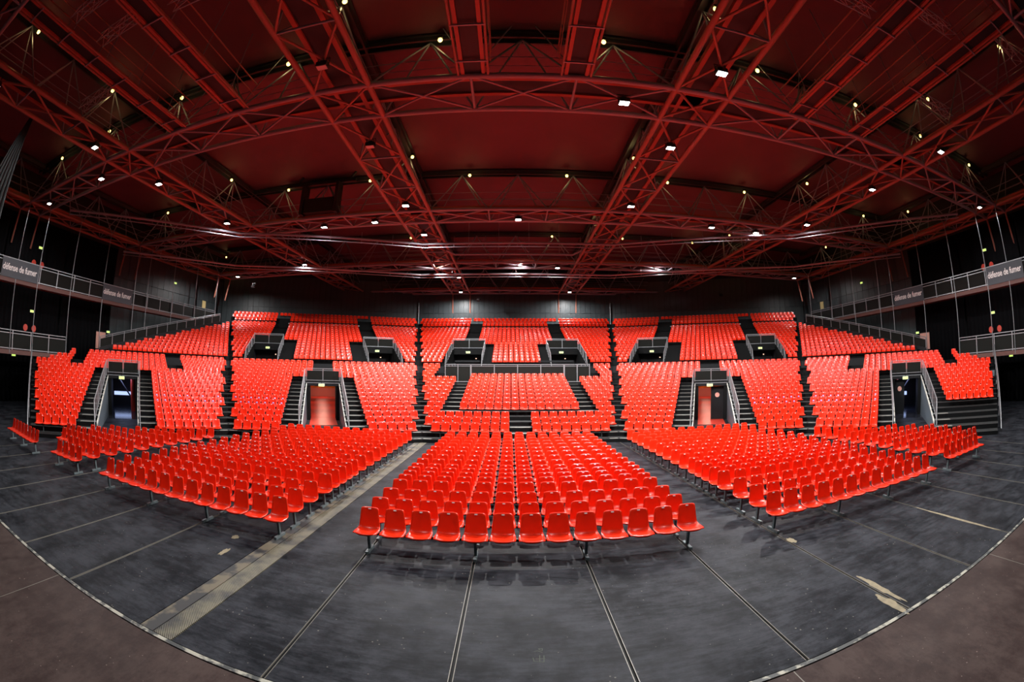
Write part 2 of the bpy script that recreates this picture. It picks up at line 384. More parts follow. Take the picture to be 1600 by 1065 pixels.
for k in (-2, -1, 0, 1, 2):
    st = thing('seating_stand', f'{place[k]} section of the lower black terraced stand', 'stand', (*P2(k, R0, 0), 0), 'terraced stand sections')
    STAND[k] = st
    for i in range(1, 18):
        ra, rb_ = low_r(i)-.28, low_r(i+1)-.28
        if i == 17: rb_ = up_r(1)-.35
        z = low_z(i)
        (la, ra_t), (lb, rb_t) = low_extent(k, ra), low_extent(k, rb_)
        mats = ['tread_grey', 'riser_black'] if i < 14 else ['tread_dark', 'riser_black']
        if k in VOM and i <= 12:
            v0, v1 = VOM[k]
            quad_step(k, ra, rb_, la, v0, lb, v0, z, .26, st, mats)
            quad_step(k, ra, rb_, v1, ra_t, v1, rb_t, z, .26, st, mats)
        elif k == 0 and i >= 14:
            continue
        else: quad_step(k, ra, rb_, la, ra_t, lb, rb_t, z, .26, st, mats)
    # dark fascia under the first step, end panel on the open side
    ra = low_r(1)-.26
    la, rt = low_extent(k, ra)
    for (a, c) in ([(la, VOM[k][0]), (VOM[k][1], rt)] if k in VOM else [(la, rt)]):
        bar('fascia', P3(k, ra+.02, a, -.03), P3(k, ra+.02, c, -.03), .04, .05, 'riser_black', st)
    if k in (-2, 2):
        m = MB(); s = 1 if k == -2 else -1
        top = [];
        for i in range(1, 18):
            for r in (low_r(i)-.28, low_r(i+1)-.28): top.append((r, low_z(i)))
        pts = [P3(k, r, (l2_left(r))*s, z) for r, z in top] + [P3(k, top[-1][0], l2_left(top[-1][0])*s, 0), P3(k, top[0][0], l2_left(top[0][0])*s, 0)]
        off = basis(k)[1]*(-.03*s)
        n = len(pts)
        m.v = [tuple(p) for p in pts] + [(p.x+off.x, p.y+off.y, p.z) for p in pts]
        m.f = [tuple(range(n)), tuple(range(2*n-1, n-1, -1))] + [(i, (i+1) % n, n+(i+1) % n, n+i) for i in range(n)]
        m.mi = [0]*len(m.f)
        link('end_panel', m.mesh('end_panel', 'black_steel'), st)

AISLES = {-1: [(-2.18, -1.27, 12), (1.27, 2.18, 12)], 1: [(-2.18, -1.27, 12), (1.27, 2.18, 12)], -2: [(-3.30, -2.37, 12), (.17, 1.08, 12)], 2: [(-1.08, -.17, 12), (2.37, 3.30, 4)],
          0: [(-4.40, -3.50, 13), (3.50, 4.40, 13), (-.54, .54, 3)]}
for k, L_ in AISLES.items():
    for a, c, n in L_:
        for i in range(4 if (k == 0 and abs(a) > 2) else 1, n+1):
            r = low_r(i)-.28
            bar('tread_plate', P3(k, r+.20, a, low_z(i)+.004), P3(k, r+.20, c, low_z(i)+.004), .38, .012, 'tread_plate', STAND[k])
for k in STAND:
    for s in (-1, 1):
        if (k == -2 and s < 0) or (k == 2 and s > 0): continue
        for i in range(1, 4):
            r = low_r(i)-.28
            bar('tread_plate', P3(k, r+.14, s*(SEAM*r-.45), low_z(i)+.004), P3(k, r+.14, s*(SEAM*r-.02), low_z(i)+.004), .24, .012, 'tread_plate', STAND[k])
# sound desk platform in the central section, behind row 13
st = STAND[0]
pr0, pr1 = low_r(14)-.28, up_r(1)-.35
m = MB(); m.prism([P2(0, pr0, -5.45), P2(0, pr0, 5.45), P2(0, pr1, 5.45), P2(0, pr1, -5.45)], 2.55, 2.80, 0, 1); link('platform', m.mesh('platform', ['tread_dark', 'riser_black']), st)
for i in range(14, 18):
    ra, rb_ = low_r(i)-.28, (low_r(i+1)-.28 if i < 17 else up_r(1)-.35)
    for s in (-1, 1):
        a, c = sorted((s*5.5, s*SEAM*ra)); d, e = sorted((s*5.5, s*SEAM*rb_))
        quad_step(0, ra, rb_, a, c, d, e, low_z(i), .26, st, ['tread_dark', 'riser_black'])

UPV = {-1: [(-7.35, -4.20), (4.20, 7.35)], 1: [(-7.35, -4.20), (4.20, 7.35)], 0: [(-6.45, -3.15), (3.15, 6.45)], -2: [], 2: []}
USTAND = {}
for k in (-2, -1, 0, 1, 2):
    st = thing('seating_stand', f'{place[k]} section of the upper black terraced stand', 'stand', (*P2(k, up_r(1), 0), 0), 'terraced stand sections')
    USTAND[k] = st
    for i in range(1, 19):
        ra, rb_ = up_r(i)-.35, up_r(i+1)-.35
        if i == 18: rb_ = RW
        z = up_z(i)
        if k == -2: ea, eb = (l2_up(ra), SEAM*ra), (l2_up(rb_), SEAM*rb_)
        elif k == 2: ea, eb = (-SEAM*ra, -l2_up(ra)), (-SEAM*rb_, -l2_up(rb_))
        else: ea, eb = (-SEAM*ra, SEAM*ra), (-SEAM*rb_, SEAM*rb_)
        if ea[1]-ea[0] < .6 or eb[1]-eb[0] < .3: continue
        cuts = UPV[k] if i <= 7 else []
        edges_a = [ea[0]] + [v for c in cuts for v in c] + [ea[1]]
        edges_b = [eb[0]] + [v for c in cuts for v in c] + [eb[1]]
        for j in range(0, len(edges_a), 2):
            quad_step(k, ra, rb_, edges_a[j], edges_a[j+1], edges_b[j], edges_b[j+1], z, .45, st, ['tread_dark', 'riser_black'])
    # low front fascia of the upper tier
    r = up_r(1)-.37
    e0, e1 = ((l2_up(r), SEAM*r) if k == -2 else (-SEAM*r, -l2_up(r)) if k == 2 else (-SEAM*r, SEAM*r))
    segs = [e0] + [v for c in UPV[k] for v in c] + [e1]
    for j in range(0, len(segs), 2):
        bar('fascia', P3(k, r, segs[j], 3.78), P3(k, r, segs[j+1], 3.78), .06, .64, 'black_steel', st, up=(0,0,1))
    if k in (-1, 0, 1):
        # kerb rail at the back of row 15
        r = up_r(16)-.36; gaps = {0: (3.98, 5.42), -1: (4.35, 5.88), 1: (4.35, 5.88)}[k]
        for a, c in ((-SEAM*r+.15, -gaps[1]), (-gaps[0], gaps[0]), (gaps[1], SEAM*r-.15)):
            bar('kerb_rail', P3(k, r, a, up_z(16)+.10), P3(k, r, c, up_z(16)+.10), .05, .10, 'rail_steel', st)

# ------------------------------------------------------------------ seats
def seat_mesh(name, nu, prof, solid=True, mats=('red_plastic',)):
    m = MB(); nv = len(prof); rows = []
    for (y, z, hw, curl, corner) in prof:
        row = []
        for i in range(nu+1):
            u = -1 + 2*i/nu; a = abs(u)
            x = hw*u
            yy = y - curl[0]*a**2.2 + corner[0]*max(0, a-.55)**2
            zz = z + curl[1]*a**2.2 - corner[1]*max(0, a-.55)**2
            row.append((x, yy, zz))
        rows.append(row)
    for row in rows: m.v += row
    for j in range(nv-1):
        for i in range(nu):
            a = j*(nu+1)+i; m.f.append((a, a+1, a+nu+2, a+nu+1)); m.mi.append(0)
    me = m.mesh(name, list(mats), True)
    if solid:
        ob = bpy.data.objects.new('tmp', me); COL.objects.link(ob)
        sd = ob.modifiers.new('s', 'SOLIDIFY'); sd.thickness = .014; sd.offset = -1
        dg = bpy.context.evaluated_depsgraph_get(); me2 = bpy.data.meshes.new_from_object(ob.evaluated_get(dg)); me2.name = name
        bpy.data.objects.remove(ob); bpy.data.meshes.remove(me); me = me2
        for p in me.polygons: p.use_smooth = True
    return me
# y, z, half width, (curl forward, curl up), (corner y, corner z); local -Y faces the stage
PROF = [(-.375, .405, .150, (-.02, .0), (.25, .02)), (-.385, .432, .195, (-.01, .002), (.22, .02)), (-.365, .445, .222, (0, .004), (.05, .03)),
        (-.30, .440, .233, (0, .010), (0, .03)), (-.20, .424, .233, (0, .022), (0, 0)), (-.11, .412, .228, (.004, .034), (0, 0)), (-.04, .416, .220, (.012, .040), (0, 0)),
        (.005, .440, .212, (.026, .030), (0, 0)), (.032, .490, .205, (.036, .014), (0, 0)), (.050, .570, .196, (.036, 0), (0, 0)), (.068, .670, .185, (.030, 0), (0, 0)),
        (.086, .770, .175, (.022, 0), (0, 0)), (.094, .815, .170, (.016, 0), (0, .03)), (.102, .838, .160, (.010, 0), (0, .07)), (.118, .834, .156, (.008, 0), (0, .08))]
SEAT = seat_mesh('seat', 8, PROF)
PROF_S = [(y, z, hw*(1 + .15*min(1, max(0, (z-.45)/.2))), cu, co) for (y, z, hw, cu, co) in PROF]      # broader backs on the stands
SEAT_S = seat_mesh('seat', 8, PROF_S)
PROF_L = [PROF_S[i] for i in (1, 3, 6, 8, 11, 13, 14)]
b = MB(); b.box(-.026, -.004, -.011, .026, .004, .011); PLATE = b.mesh('number_plate', 'plate_white')
b = MB(); b.box(-.055, -.004, -.045, .055, .004, .045); STICK = b.mesh('sticker', 'sticker_blue')
b = MB(); b.box(-.03, -.005, -.005, .045, .0055, .03); STICKW = b.mesh('sticker_print', 'plate_white')
PLATE_M = Matrix.Translation((0, .080, .808)) @ Matrix.Rotation(math.radians(-24), 4, 'X')
STICK_M = Matrix.Translation((0, .036, .615)) @ Matrix.Rotation(math.radians(-11), 4, 'X')
b = MB(); b.box(-.025, -.03, 0, .025, .03, .37); b.box(-.03, -.21, 0, .03, .20, .055); LEG = b.mesh('leg', 'galvanised')

def add_seat(parent, M, plate=False, mesh=None):
    o = link('seat', mesh or SEAT, parent, M)
    if plate:
        p = bpy.data.objects.new('number_plate', PLATE); COL.objects.link(p); own(o, p, PLATE_M)
    return o
def seat_row(x0, n, y, label, group, plates, rot=0.0):
    """beam-mounted row on the hall floor; x0 = first seat centre, y = seat back line"""
    root = thing('seat_row', label, 'seat row', (x0+.25*(n-1), y-.1, 0), group)
    R = Matrix.Translation((x0+.25*(n-1), y-.1, 0)) @ Matrix.Rotation(rot, 4, 'Z')
    h = .25*(n-1)
    for i in range(n): add_seat(root, R @ Matrix.Translation((-h+.5*i + random.uniform(-.006, .006), random.uniform(-.006, .006), 0)) @ Matrix.Rotation(random.uniform(-.02, .02), 4, 'Z'), plates)
    link('beam', unit('box', 'black_steel'), root, R @ Matrix.Translation((0, -.10, .375)) @ Matrix.Diagonal((2*h+.34, .06, .05, 1)))
    nl = max(2, round((n-1)/4)+1)
    for i in range(nl):
        link('leg', LEG, root, R @ Matrix.Translation((-h + 2*h*i/(nl-1), -.10, 0)))
    return root
ROWY = [7.81, 8.55, 9.36, 10.25, 10.80, 11.30, 11.80, 12.30, 13.06, 13.84, 14.66, 15.42, 16.24, 17.02, 17.86, 18.72, 19.58]
for nm, x0, gap in (('centre', -2.983, 0), ('left', -10.97, 0), ('right', 5.08, 0)):
    blk = {'centre': 'in the centre floor block', 'left': 'in the floor block left of centre', 'right': 'in the floor block right of centre'}[nm]
    for i, y in enumerate(ROWY):
        seat_row(x0, 13, y, f'{ORD[i]} row of red seats from the stage {blk}', f'seat rows {blk}', i < 12)
def outer_rows(s, y0, x_in, caps):
    blk = 'in the floor block at far left' if s < 0 else 'in the floor block at far right'
    n2, _ = basis(2*s)
    for kk, cap in enumerate(caps):
        y = y0 + .855*kk; n = 0
        while n < cap:
            p = Vector((x_in + s*.5*n, y)) - PC
            if p.dot(n2) > 21.35: break
            n += 1
        if n < 2: continue
        x0 = x_in if s > 0 else x_in - .5*(n-1)
        seat_row(x0, n, y, f'{ORD[kk]} row of red seats from the stage {blk}', f'seat rows {blk}', kk < 5)
outer_rows(-1, 7.97, -13.15, [4, 5, 9, 11, 11, 11, 9, 8, 7, 5, 4])
outer_rows(1, 8.15, 13.0, [6, 9, 9, 9, 9, 9, 9, 8, 7, 5, 4])
lone = seat_row(-20.42, 8, 8.15, 'lone row of eight red seats standing apart on the open floor', 'single seat row', False, math.radians(-4.5))

# ---- seat blocks on the lower stand: every seat a part
def seats_between(t0, t1, pitch=.495):
    n = int((t1-t0+.03)/pitch)
    if n <= 0: return []
    c = (t0+t1)/2
    return [c + (j-(n-1)/2)*pitch for j in range(n)]
def anchored(t0, t1, side, pitch=.495):
    """fill from the aisle side; the ragged end meets the seam"""
    n = int((t1-t0)/pitch)
    return [t0+pitch*(j+.5) for j in range(n)] if side < 0 else [t1-pitch*(j+.5) for j in range(n)]
stick_rows = {}
def block(k, name_label, rows, place_label, stickers=()):
    """rows: {row: [t,...]}"""
    i0 = min(rows)
    t_all = [t for r in rows.values() for t in r]
    if not t_all: return
    root = thing('seat_block', name_label, 'seat block', tuple(P3(k, low_r(i0), sum(t_all)/len(t_all), low_z(i0))), 'seat blocks on the lower stand')
    for i, ts in rows.items():
        if not ts: continue
        r = low_r(i)+.35
        for t in ts:
            M = Matrix.Translation(P3(k, r, t, low_z(i)-.035)) @ Matrix.Rotation(-FA*k + random.uniform(-.012, .012), 4, 'Z')
            o = add_seat(root, M, True, SEAT_S)
            if i in stickers and random.random() < .85:
                s_ = bpy.data.objects.new('sticker', STICK); COL.objects.link(s_); own(o, s_, STICK_M)
                q_ = bpy.data.objects.new('sticker_print', STICKW); COL.objects.link(q_); q_.parent = o; q_.matrix_local = STICK_M
        bar('seat_rail', P3(k, r-.12, min(ts)-.2, low_z(i)+.33), P3(k, r-.12, max(ts)+.2, low_z(i)+.33), .05, .05, 'black_steel', root)
        if i == 1:
            tt = min(ts)
            while tt <= max(ts)+.01:
                rod('leg', P3(k, r-.12, tt+.25, low_z(i)), P3(k, r-.12, tt+.25, low_z(i)+.33), .025, 'galvanised', root); tt += 1.5
def seam(i): return SEAM*(low_r(i)+.10) - .06
# central facet
block(0, 'three short red seat rows left of the low central steps', {i: anchored(-seam(i), -.55, 1) for i in (1, 2, 3)}, '')
block(0, 'three short red seat rows right of the low central steps', {i: anchored(.55, seam(i), -1) for i in (1, 2, 3)}, '')
block(0, 'nine rows of fourteen red seats below the sound desk platform', {i: seats_between(-3.47, 3.47) for i in range(5, 14)}, '')
for s, wd_ in ((-1, 'left'), (1, 'right')):
    rows = {}
    for i in range(4, 18):
        e = 4.42 if i <= 12 else 6.30
        rows[i] = anchored(-seam(i), -e, 1) if s < 0 else anchored(e, seam(i), -1)
    block(0, f'narrow wedge of red seats {wd_} of the central lower block', {i: r for i, r in rows.items() if r}, '')
for k, wd_ in ((-1, 'left'), (1, 'right')):
    for s, ww in ((-1, 'left'), (1, 'right')):
        rows = {}
        for i in range(1, 18):
            e = 2.22 if i <= 12 else .78
            rows[i] = anchored(-seam(i), -e, 1) if s < 0 else anchored(e, seam(i), -1)
        block(k, f'lower red seat block {ww} of the {wd_} red-floored doorway', rows, '', (5, 6) if (k == -1 and s == -1) or (k == 1 and s == 1) else ())
for k, s, wd_ in ((-2, 1, 'far left'), (2, -1, 'far right')):
    def SG(a, c): return (a, c) if s > 0 else (-c, -a)
    near = {}; far = {}; over = {}; seamp = {}; farup = {}
    for i in range(1, 13):
        near[i] = anchored(*SG(1.10, seam(i)), -1 if s > 0 else 1)
        if not (s < 0 and i < 5):
            far[i] = anchored(*SG(l2_left(low_r(i))+.12, -3.33), 1 if s > 0 else -1)
    for i in range(13, 18):
        over[i] = seats_between(*SG(-4.64, 2.62))
        seamp[i] = anchored(*SG(3.75, seam(i)), -1 if s > 0 else 1)
        farup[i] = anchored(*SG(l2_left(low_r(i))+.12, -5.68), 1 if s > 0 else -1)
    for i in range(13, 18):   # ragged outer end of the top rows
        d = 2*(i-13)
        farup[i] = farup[i][:max(1, len(farup[i])-d)]
    block(k, f'lower red seat block between the {wd_} doorway and the neighbouring section', near, '', (5, 6))
    block(k, f'outermost red seat block beyond the {wd_} doorway', far, '')
    block(k, f'five rows of red seats above the {wd_} doorway', over, '')
    block(k, f'small five-row red seat block beside the aisle above, {wd_} section', seamp, '')
    block(k, f'ragged topmost red seats at the open end, {wd_} section', farup, '')

# ---- upper tier: seats under ten pixels wide, joined per block
LOWV = []
def upper_block(k, label, rows):
    t_all = [t for r in rows.values() for t in r]
    if not t_all: return
    i0 = min(rows)
    root = thing('seat_block', label, 'seat block', tuple(P3(k, up_r(i0), sum(t_all)/len(t_all), up_z(i0))), 'seat blocks on the upper stand')
    m = MB(); nu = 4
    for i, ts in rows.items():
        for t in ts:
            M = Matrix.Translation(P3(k, up_r(i)+.35, t, up_z(i)-.03)) @ Matrix.Rotation(-FA*k + random.uniform(-.015, .015), 4, 'Z')
            n0 = len(m.v)
            for (y, z, hw, curl, corner) in PROF_L:
                for q in range(nu+1):
                    u = -1+2*q/nu; a = abs(u)
                    m.v.append(tuple(M @ Vector((hw*u, y-curl[0]*a**2.2, z+curl[1]*a**2.2-corner[1]*max(0, a-.55)**2))))
            nv = len(PROF_L)
            for j in range(nv-1):
                for q in range(nu):
                    a = n0+j*(nu+1)+q; m.f.append((a, a+1, a+nu+2, a+nu+1)); m.mi.append(0)
            # back shell for thickness
            n1 = len(m.v)
            for q in (0, nu):
                for j in range(2, nv):
                    v = Vector(m.v[n0+j*(nu+1)+q]); m.v.append(tuple(v + M.to_3x3() @ Vector((0, .03, -.02))))
            n2_ = len(m.v)
            m.v += [tuple(M @ PLATE_M @ Vector(c_)) for c_ in ((-.03, -.004, -.013), (.03, -.004, -.013), (.03, -.004, .013), (-.03, -.004, .013))]
            m.f.append((n2_, n2_+1, n2_+2, n2_+3)); m.mi.append(1)
            h = nv-2
            for j in range(h-1): m.f.append((n1+j, n1+j+1, n1+h+j+1, n1+h+j)); m.mi.append(0)
    link('seats', m.mesh('seats', ['red_plastic', 'plate_white'], True), root, Matrix.Identity(4), kind='stuff')
    for i, ts in rows.items():
        if ts: bar('seat_rail', P3(k, up_r(i)+.22, min(ts)-.2, up_z(i)+.33), P3(k, up_r(i)+.22, max(ts)+.2, up_z(i)+.33), .05, .05, 'black_steel', root)
def useam(i): return SEAM*(up_r(i)+.2) - .06
for k in (-1, 0, 1):
    wd_ = place[k]
    a0, a1 = (3.98, 5.42) if k == 0 else (4.35, 5.88)
    mid = 2.3 if k == 0 else 2.78; out = 6.72 if k == 0 else 7.55
    cen = {}; lf = {}; rt = {}; top = {}; topl = {}; topr = {}
    for i in range(1, 16):
        if i <= 7:
            cen[i] = seats_between(-mid, mid); lf[i] = anchored(-useam(i), -out, 1); rt[i] = anchored(out, useam(i), -1)
        else:
            cen[i] = seats_between(-a0, a0); lf[i] = anchored(-useam(i), -a1, 1); rt[i] = anchored(a1, useam(i), -1)
    for i in (16, 17, 18):
        if i < 18:
            top[i] = seats_between(-a0, a0); topl[i] = anchored(-useam(i), -a1, 1); topr[i] = anchored(a1, useam(i), -1)
        else:
            top[i] = seats_between(-a1, a1); topl[i] = anchored(-useam(i), -a1, 1); topr[i] = anchored(a1, useam(i), -1)
    upper_block(k, f'large middle red seat block of the {wd_} upper stand', cen)
    upper_block(k, f'red seat block left of both doorways, {wd_} upper stand', lf)
    upper_block(k, f'red seat block right of both doorways, {wd_} upper stand', rt)
    upper_block(k, f'top three rows of red seats between the aisles, {wd_} upper stand', top)
    upper_block(k, f'top three rows of red seats left of the aisles, {wd_} upper stand', topl)
    upper_block(k, f'top three rows of red seats right of the aisles, {wd_} upper stand', topr)
for k, s in ((-2, 1), (2, -1)):
    rows = {}
    for i in range(1, 19):
        e = l2_up(up_r(i)+.5)+.55
        if useam(i)-e < .5: continue
        rows[i] = anchored(e, useam(i), 1) if s > 0 else anchored(-useam(i), -e, -1)
    upper_block(k, f'tapering red seat block along the side railing, {place[k]} upper stand', rows)

# ------------------------------------------------------------------ doorways in the lower stand
def railing_run(parent, pts, h, npost, with_mid=True, r=.03, mat='rail_steel', nb=0):
    """sloped hand rail with posts and balusters; pts: two foot points"""
    a, c = Vector(pts[0]), Vector(pts[1]); up = Vector((0, 0, h))
    rod('hand_rail', a+up, c+up, r, mat, parent)
    if with_mid: rod('lower_rail', a+Vector((0, 0, .12)), c+Vector((0, 0, .12)), r*.6, mat, parent)
    for i in range(npost):
        p = a.lerp(c, i/(npost-1)); rod('post', p, p+up, r*.9, mat, parent)
    for i in range(nb):
        p = a.lerp(c, (i+.5)/nb); rod('baluster', p+Vector((0, 0, .1)), p+up, .011, mat, parent)
def guard(parent, k, rho, t0, t1, z0, z1, npan, mat='rail_steel'):
    w_ = (t1-t0)/npan
    bar('top_rail', P3(k, rho, t0, z1), P3(k, rho, t1, z1), .05, .05, mat, parent)
    bar('second_rail', P3(k, rho, t0, z1-.12), P3(k, rho, t1, z1-.12), .035, .035, mat, parent)
    bar('bottom_rail', P3(k, rho, t0, z0), P3(k, rho, t1, z0), .045, .045, mat, parent)
    for i in range(npan+1):
        t = t0+w_*i; bar('post', P3(k, rho, t, z0-.05), P3(k, rho, t, z1), .05, .05, mat, parent)
    for i in range(npan):
        a, c = t0+w_*i+.05, t0+w_*(i+1)-.05
        bar('infill_panel', P3(k, rho, (a+c)/2, z0+.03), P3(k, rho, (a+c)/2, z1-.15), c-a, .012, 'guard_mesh', parent, up=(math.sin(FA*k), math.cos(FA*k), 0))
EXIT_N = 0
def exit_sign(pos, ang, label):
    root = thing('exit_sign', label, 'exit sign', tuple(pos), 'lit exit signs')
    R = Matrix.Translation(pos) @ Matrix.Rotation(ang, 4, 'Z')
    link('housing', unit('box', 'plate_white'), root, R @ Matrix.Translation((0, .03, 0)) @ Matrix.Diagonal((.44, .05, .20, 1)))
    link('lit_face', unit('box', 'exit_green'), root, R @ Matrix.Translation((0, 0, 0)) @ Matrix.Diagonal((.40, .02, .16, 1)))
    link('bracket', unit('box', 'lamp_black'), root, R @ Matrix.Translation((0, .05, .13)) @ Matrix.Diagonal((.06, .04, .10, 1)))
def vom_low(k):
    v0, v1 = VOM[k]; rB = low_r(13)-.30; n, tv = basis(k)
    word = place[k]
    d = thing('doorway', f'{word} black doorway with railings through the lower stand', 'doorway', (*P2(k, 30, (v0+v1)/2), 0), 'doorways in the lower stand')
    # side walls follow the rake: one panel per row
    for t, s in ((v0, -1), (v1, 1)):
        for i in range(1, 13):
            ra, rb_ = low_r(i)-.28, low_r(i+1)-.28
            M = Matrix.Translation(P3(k, (ra+rb_)/2, t+.02*-s, low_z(i)/2)) @ Matrix.Rotation(-FA*k, 4, 'Z') @ Matrix.Diagonal((.04, rb_-ra, low_z(i), 1))
            link('side_panel', unit('box', 'cabinet_grey'), d, M)
            # white stringer edge
            if i >= 3:
                M = Matrix.Translation(P3(k, (ra+rb_)/2, t-s*.05, low_z(i)-.03)) @ Matrix.Rotation(-FA*k, 4, 'Z') @ Matrix.Rotation(math.atan2(.2075, .9), 4, 'X') @ Matrix.Diagonal((.05, .84, .13, 1))
                link('stringer', unit('box', 'stringer_white'), d, M)
        # stepped railing on the stand beside the opening
        ts = t + s*.07
        a = P3(k, low_r(3)-.1, ts, low_z(3)); c = P3(k, low_r(12)+.3, ts, low_z(12)+.12)
        railing_run(d, (a, c), 1.0, 5, nb=26)
        rod('newel', P3(k, low_r(3)-.55, ts, .0), P3(k, low_r(3)-.1, ts, low_z(3)+1.0), .028, 'rail_steel', d)
        rod('newel', P3(k, low_r(3)-.55, ts, .0), P3(k, low_r(3)-.55, ts, .55), .028, 'rail_steel', d)
    # lintel and guard
    bar('lintel', P3(k, rB, v0, 2.56), P3(k, rB, v1, 2.56), .10, .30, 'black_steel', d)
    bar('lintel_edge', P3(k, rB-.06, v0, 2.62), P3(k, rB-.06, v1, 2.62), .03, .04, 'rail_steel', d)
    guard(d, k, rB-.03, v0+.03, v1-.03, 2.80, 3.62, 2)
    # door jambs
    c = (v0+v1)/2; ow = .95
    for a, e in ((v0, c-ow), (c+ow, v1)):
        M = Matrix.Translation(P3(k, rB+1.0, (a+e)/2, 1.2)) @ Matrix.Rotation(-FA*k, 4, 'Z') @ Matrix.Diagonal((e-a, 2.0, 2.4, 1))
        link('jamb', unit('box', 'riser_black'), d, M)
    exit_sign(P3(k, rB-.16, c-.1, 2.47), -FA*k, f'small lit exit sign above the {word} lower doorway')
    # corridor behind
    red = abs(k) == 1
    co = thing('corridor', f'{"red floored" if red else "dim blue-lit"} foyer corridor seen through the {word} doorway', 'corridor', (*P2(k, rB+3, c), 0), kind='structure')
    L0, L1 = rB+.1, (RW+5 if red else rB+9)
    def cbox(name, r0, r1, t0, t1, z0, z1, mat):
        M = Matrix.Translation(P3(k, (r0+r1)/2, (t0+t1)/2, (z0+z1)/2)) @ Matrix.Rotation(-FA*k, 4, 'Z') @ Matrix.Diagonal((t1-t0, r1-r0, z1-z0, 1))
        return link(name, unit('box', mat), co, M)
    hw = 2.2
    cbox('floor_covering', L0-3.2 if red else L0-2, L1, c-(ow if red else 1.2), c+(ow if red else 1.2), .001, .006, 'carpet_red' if red else 'tile_dark')
    cbox('floor_covering', L0+2, L1, c-hw, c+hw, .002, .008, 'carpet_red' if red else 'tile_dark')
    cbox('side_wall', L0+2, L1, c-hw-.1, c-hw, 0, 2.45, 'foyer_dark'); cbox('side_wall', L0+2, L1, c+hw, c+hw+.1, 0, 2.45, 'foyer_dark')
    cbox('soffit', L0+.1, L1, c-hw-.1, c+hw+.1, 2.42, 2.5, 'foyer_dark')
    if red:
        cbox('end_wall', L1, L1+.1, c-hw, c+hw, 0, 1.2, 'foyer_pink'); cbox('mural', L1, L1+.1, c-hw, c+hw, 1.2, 2.42, 'foyer_orange')
        for rr in (L0+3.5, L0+11, L0+18.5, L1-3):
            cbox('ceiling_lamp', rr-.5, rr+.5, c-.5, c+.5, 2.39, 2.42, 'lamp_warm')
            la = bpy.data.lights.new('corridor_light', 'AREA'); la.shape = 'RECTANGLE'; la.size = 1.0; la.size_y = 1.0; la.energy = 62; la.color = (1, .50, .38)
            lo = bpy.data.objects.new('corridor_light', la); COL.objects.link(lo); lo.parent = co; lo.matrix_local = WINV[co.name] @ Matrix.Translation(P3(k, rr, c, 2.37)) @ Matrix.Rotation(-FA*k, 4, 'Z')
    else:
        cbox('end_wall', L1, L1+.1, c-hw, c+hw, 0, 2.45, 'foyer_dark')
        cbox('window', L1-.06, L1-.02, c-1.3, c+.6, .80, 1.10, 'glow_blue')
        sg = 1 if k < 0 else -1
        rod('column', P3(k, L0+3.2, c+sg*.72, 0), P3(k, L0+3.2, c+sg*.72, 2.42), .20, 'column_red', co)
        rod('brace', P3(k, L0+4, c-sg*.6, 2.4), P3(k, L0+4, c+sg*.6, .9), .07, 'foyer_dark', co)
        la = bpy.data.lights.new('corridor_light', 'AREA'); la.size = 1.2; la.energy = 45; la.color = (.45, .55, 1)  # added fill with no fixture, to light the red column
        lo = bpy.data.objects.new('corridor_light', la); COL.objects.link(lo); lo.parent = co; lo.matrix_local = WINV[co.name] @ Matrix.Translation(P3(k, L0+3.4, c, 2.36))
    if k > 0:   # closed door leaf with a round sign
        a, e = (c, c+ow) if k == 1 else (c-ow, c-.15)
        M = Matrix.Translation(P3(k, rB+.35, (a+e)/2, 1.18)) @ Matrix.Rotation(-FA*k, 4, 'Z') @ Matrix.Diagonal((e-a, .06, 2.34, 1))
        link('door_leaf', unit('box', 'black_steel'), d, M)
        q = MB(); q.tube((0, 0, 0), (0, -.012, 0), .17, 20)
        s_ = link('round_sign', q.mesh('round_sign', 'poster_pink'), d, Matrix.Translation(P3(k, rB+.31, (a+e)/2, 1.75)) @ Matrix.Rotation(-FA*k, 4, 'Z')); s_['label'] = 'round red door sign'
for k in (-2, -1, 1, 2): vom_low(k)

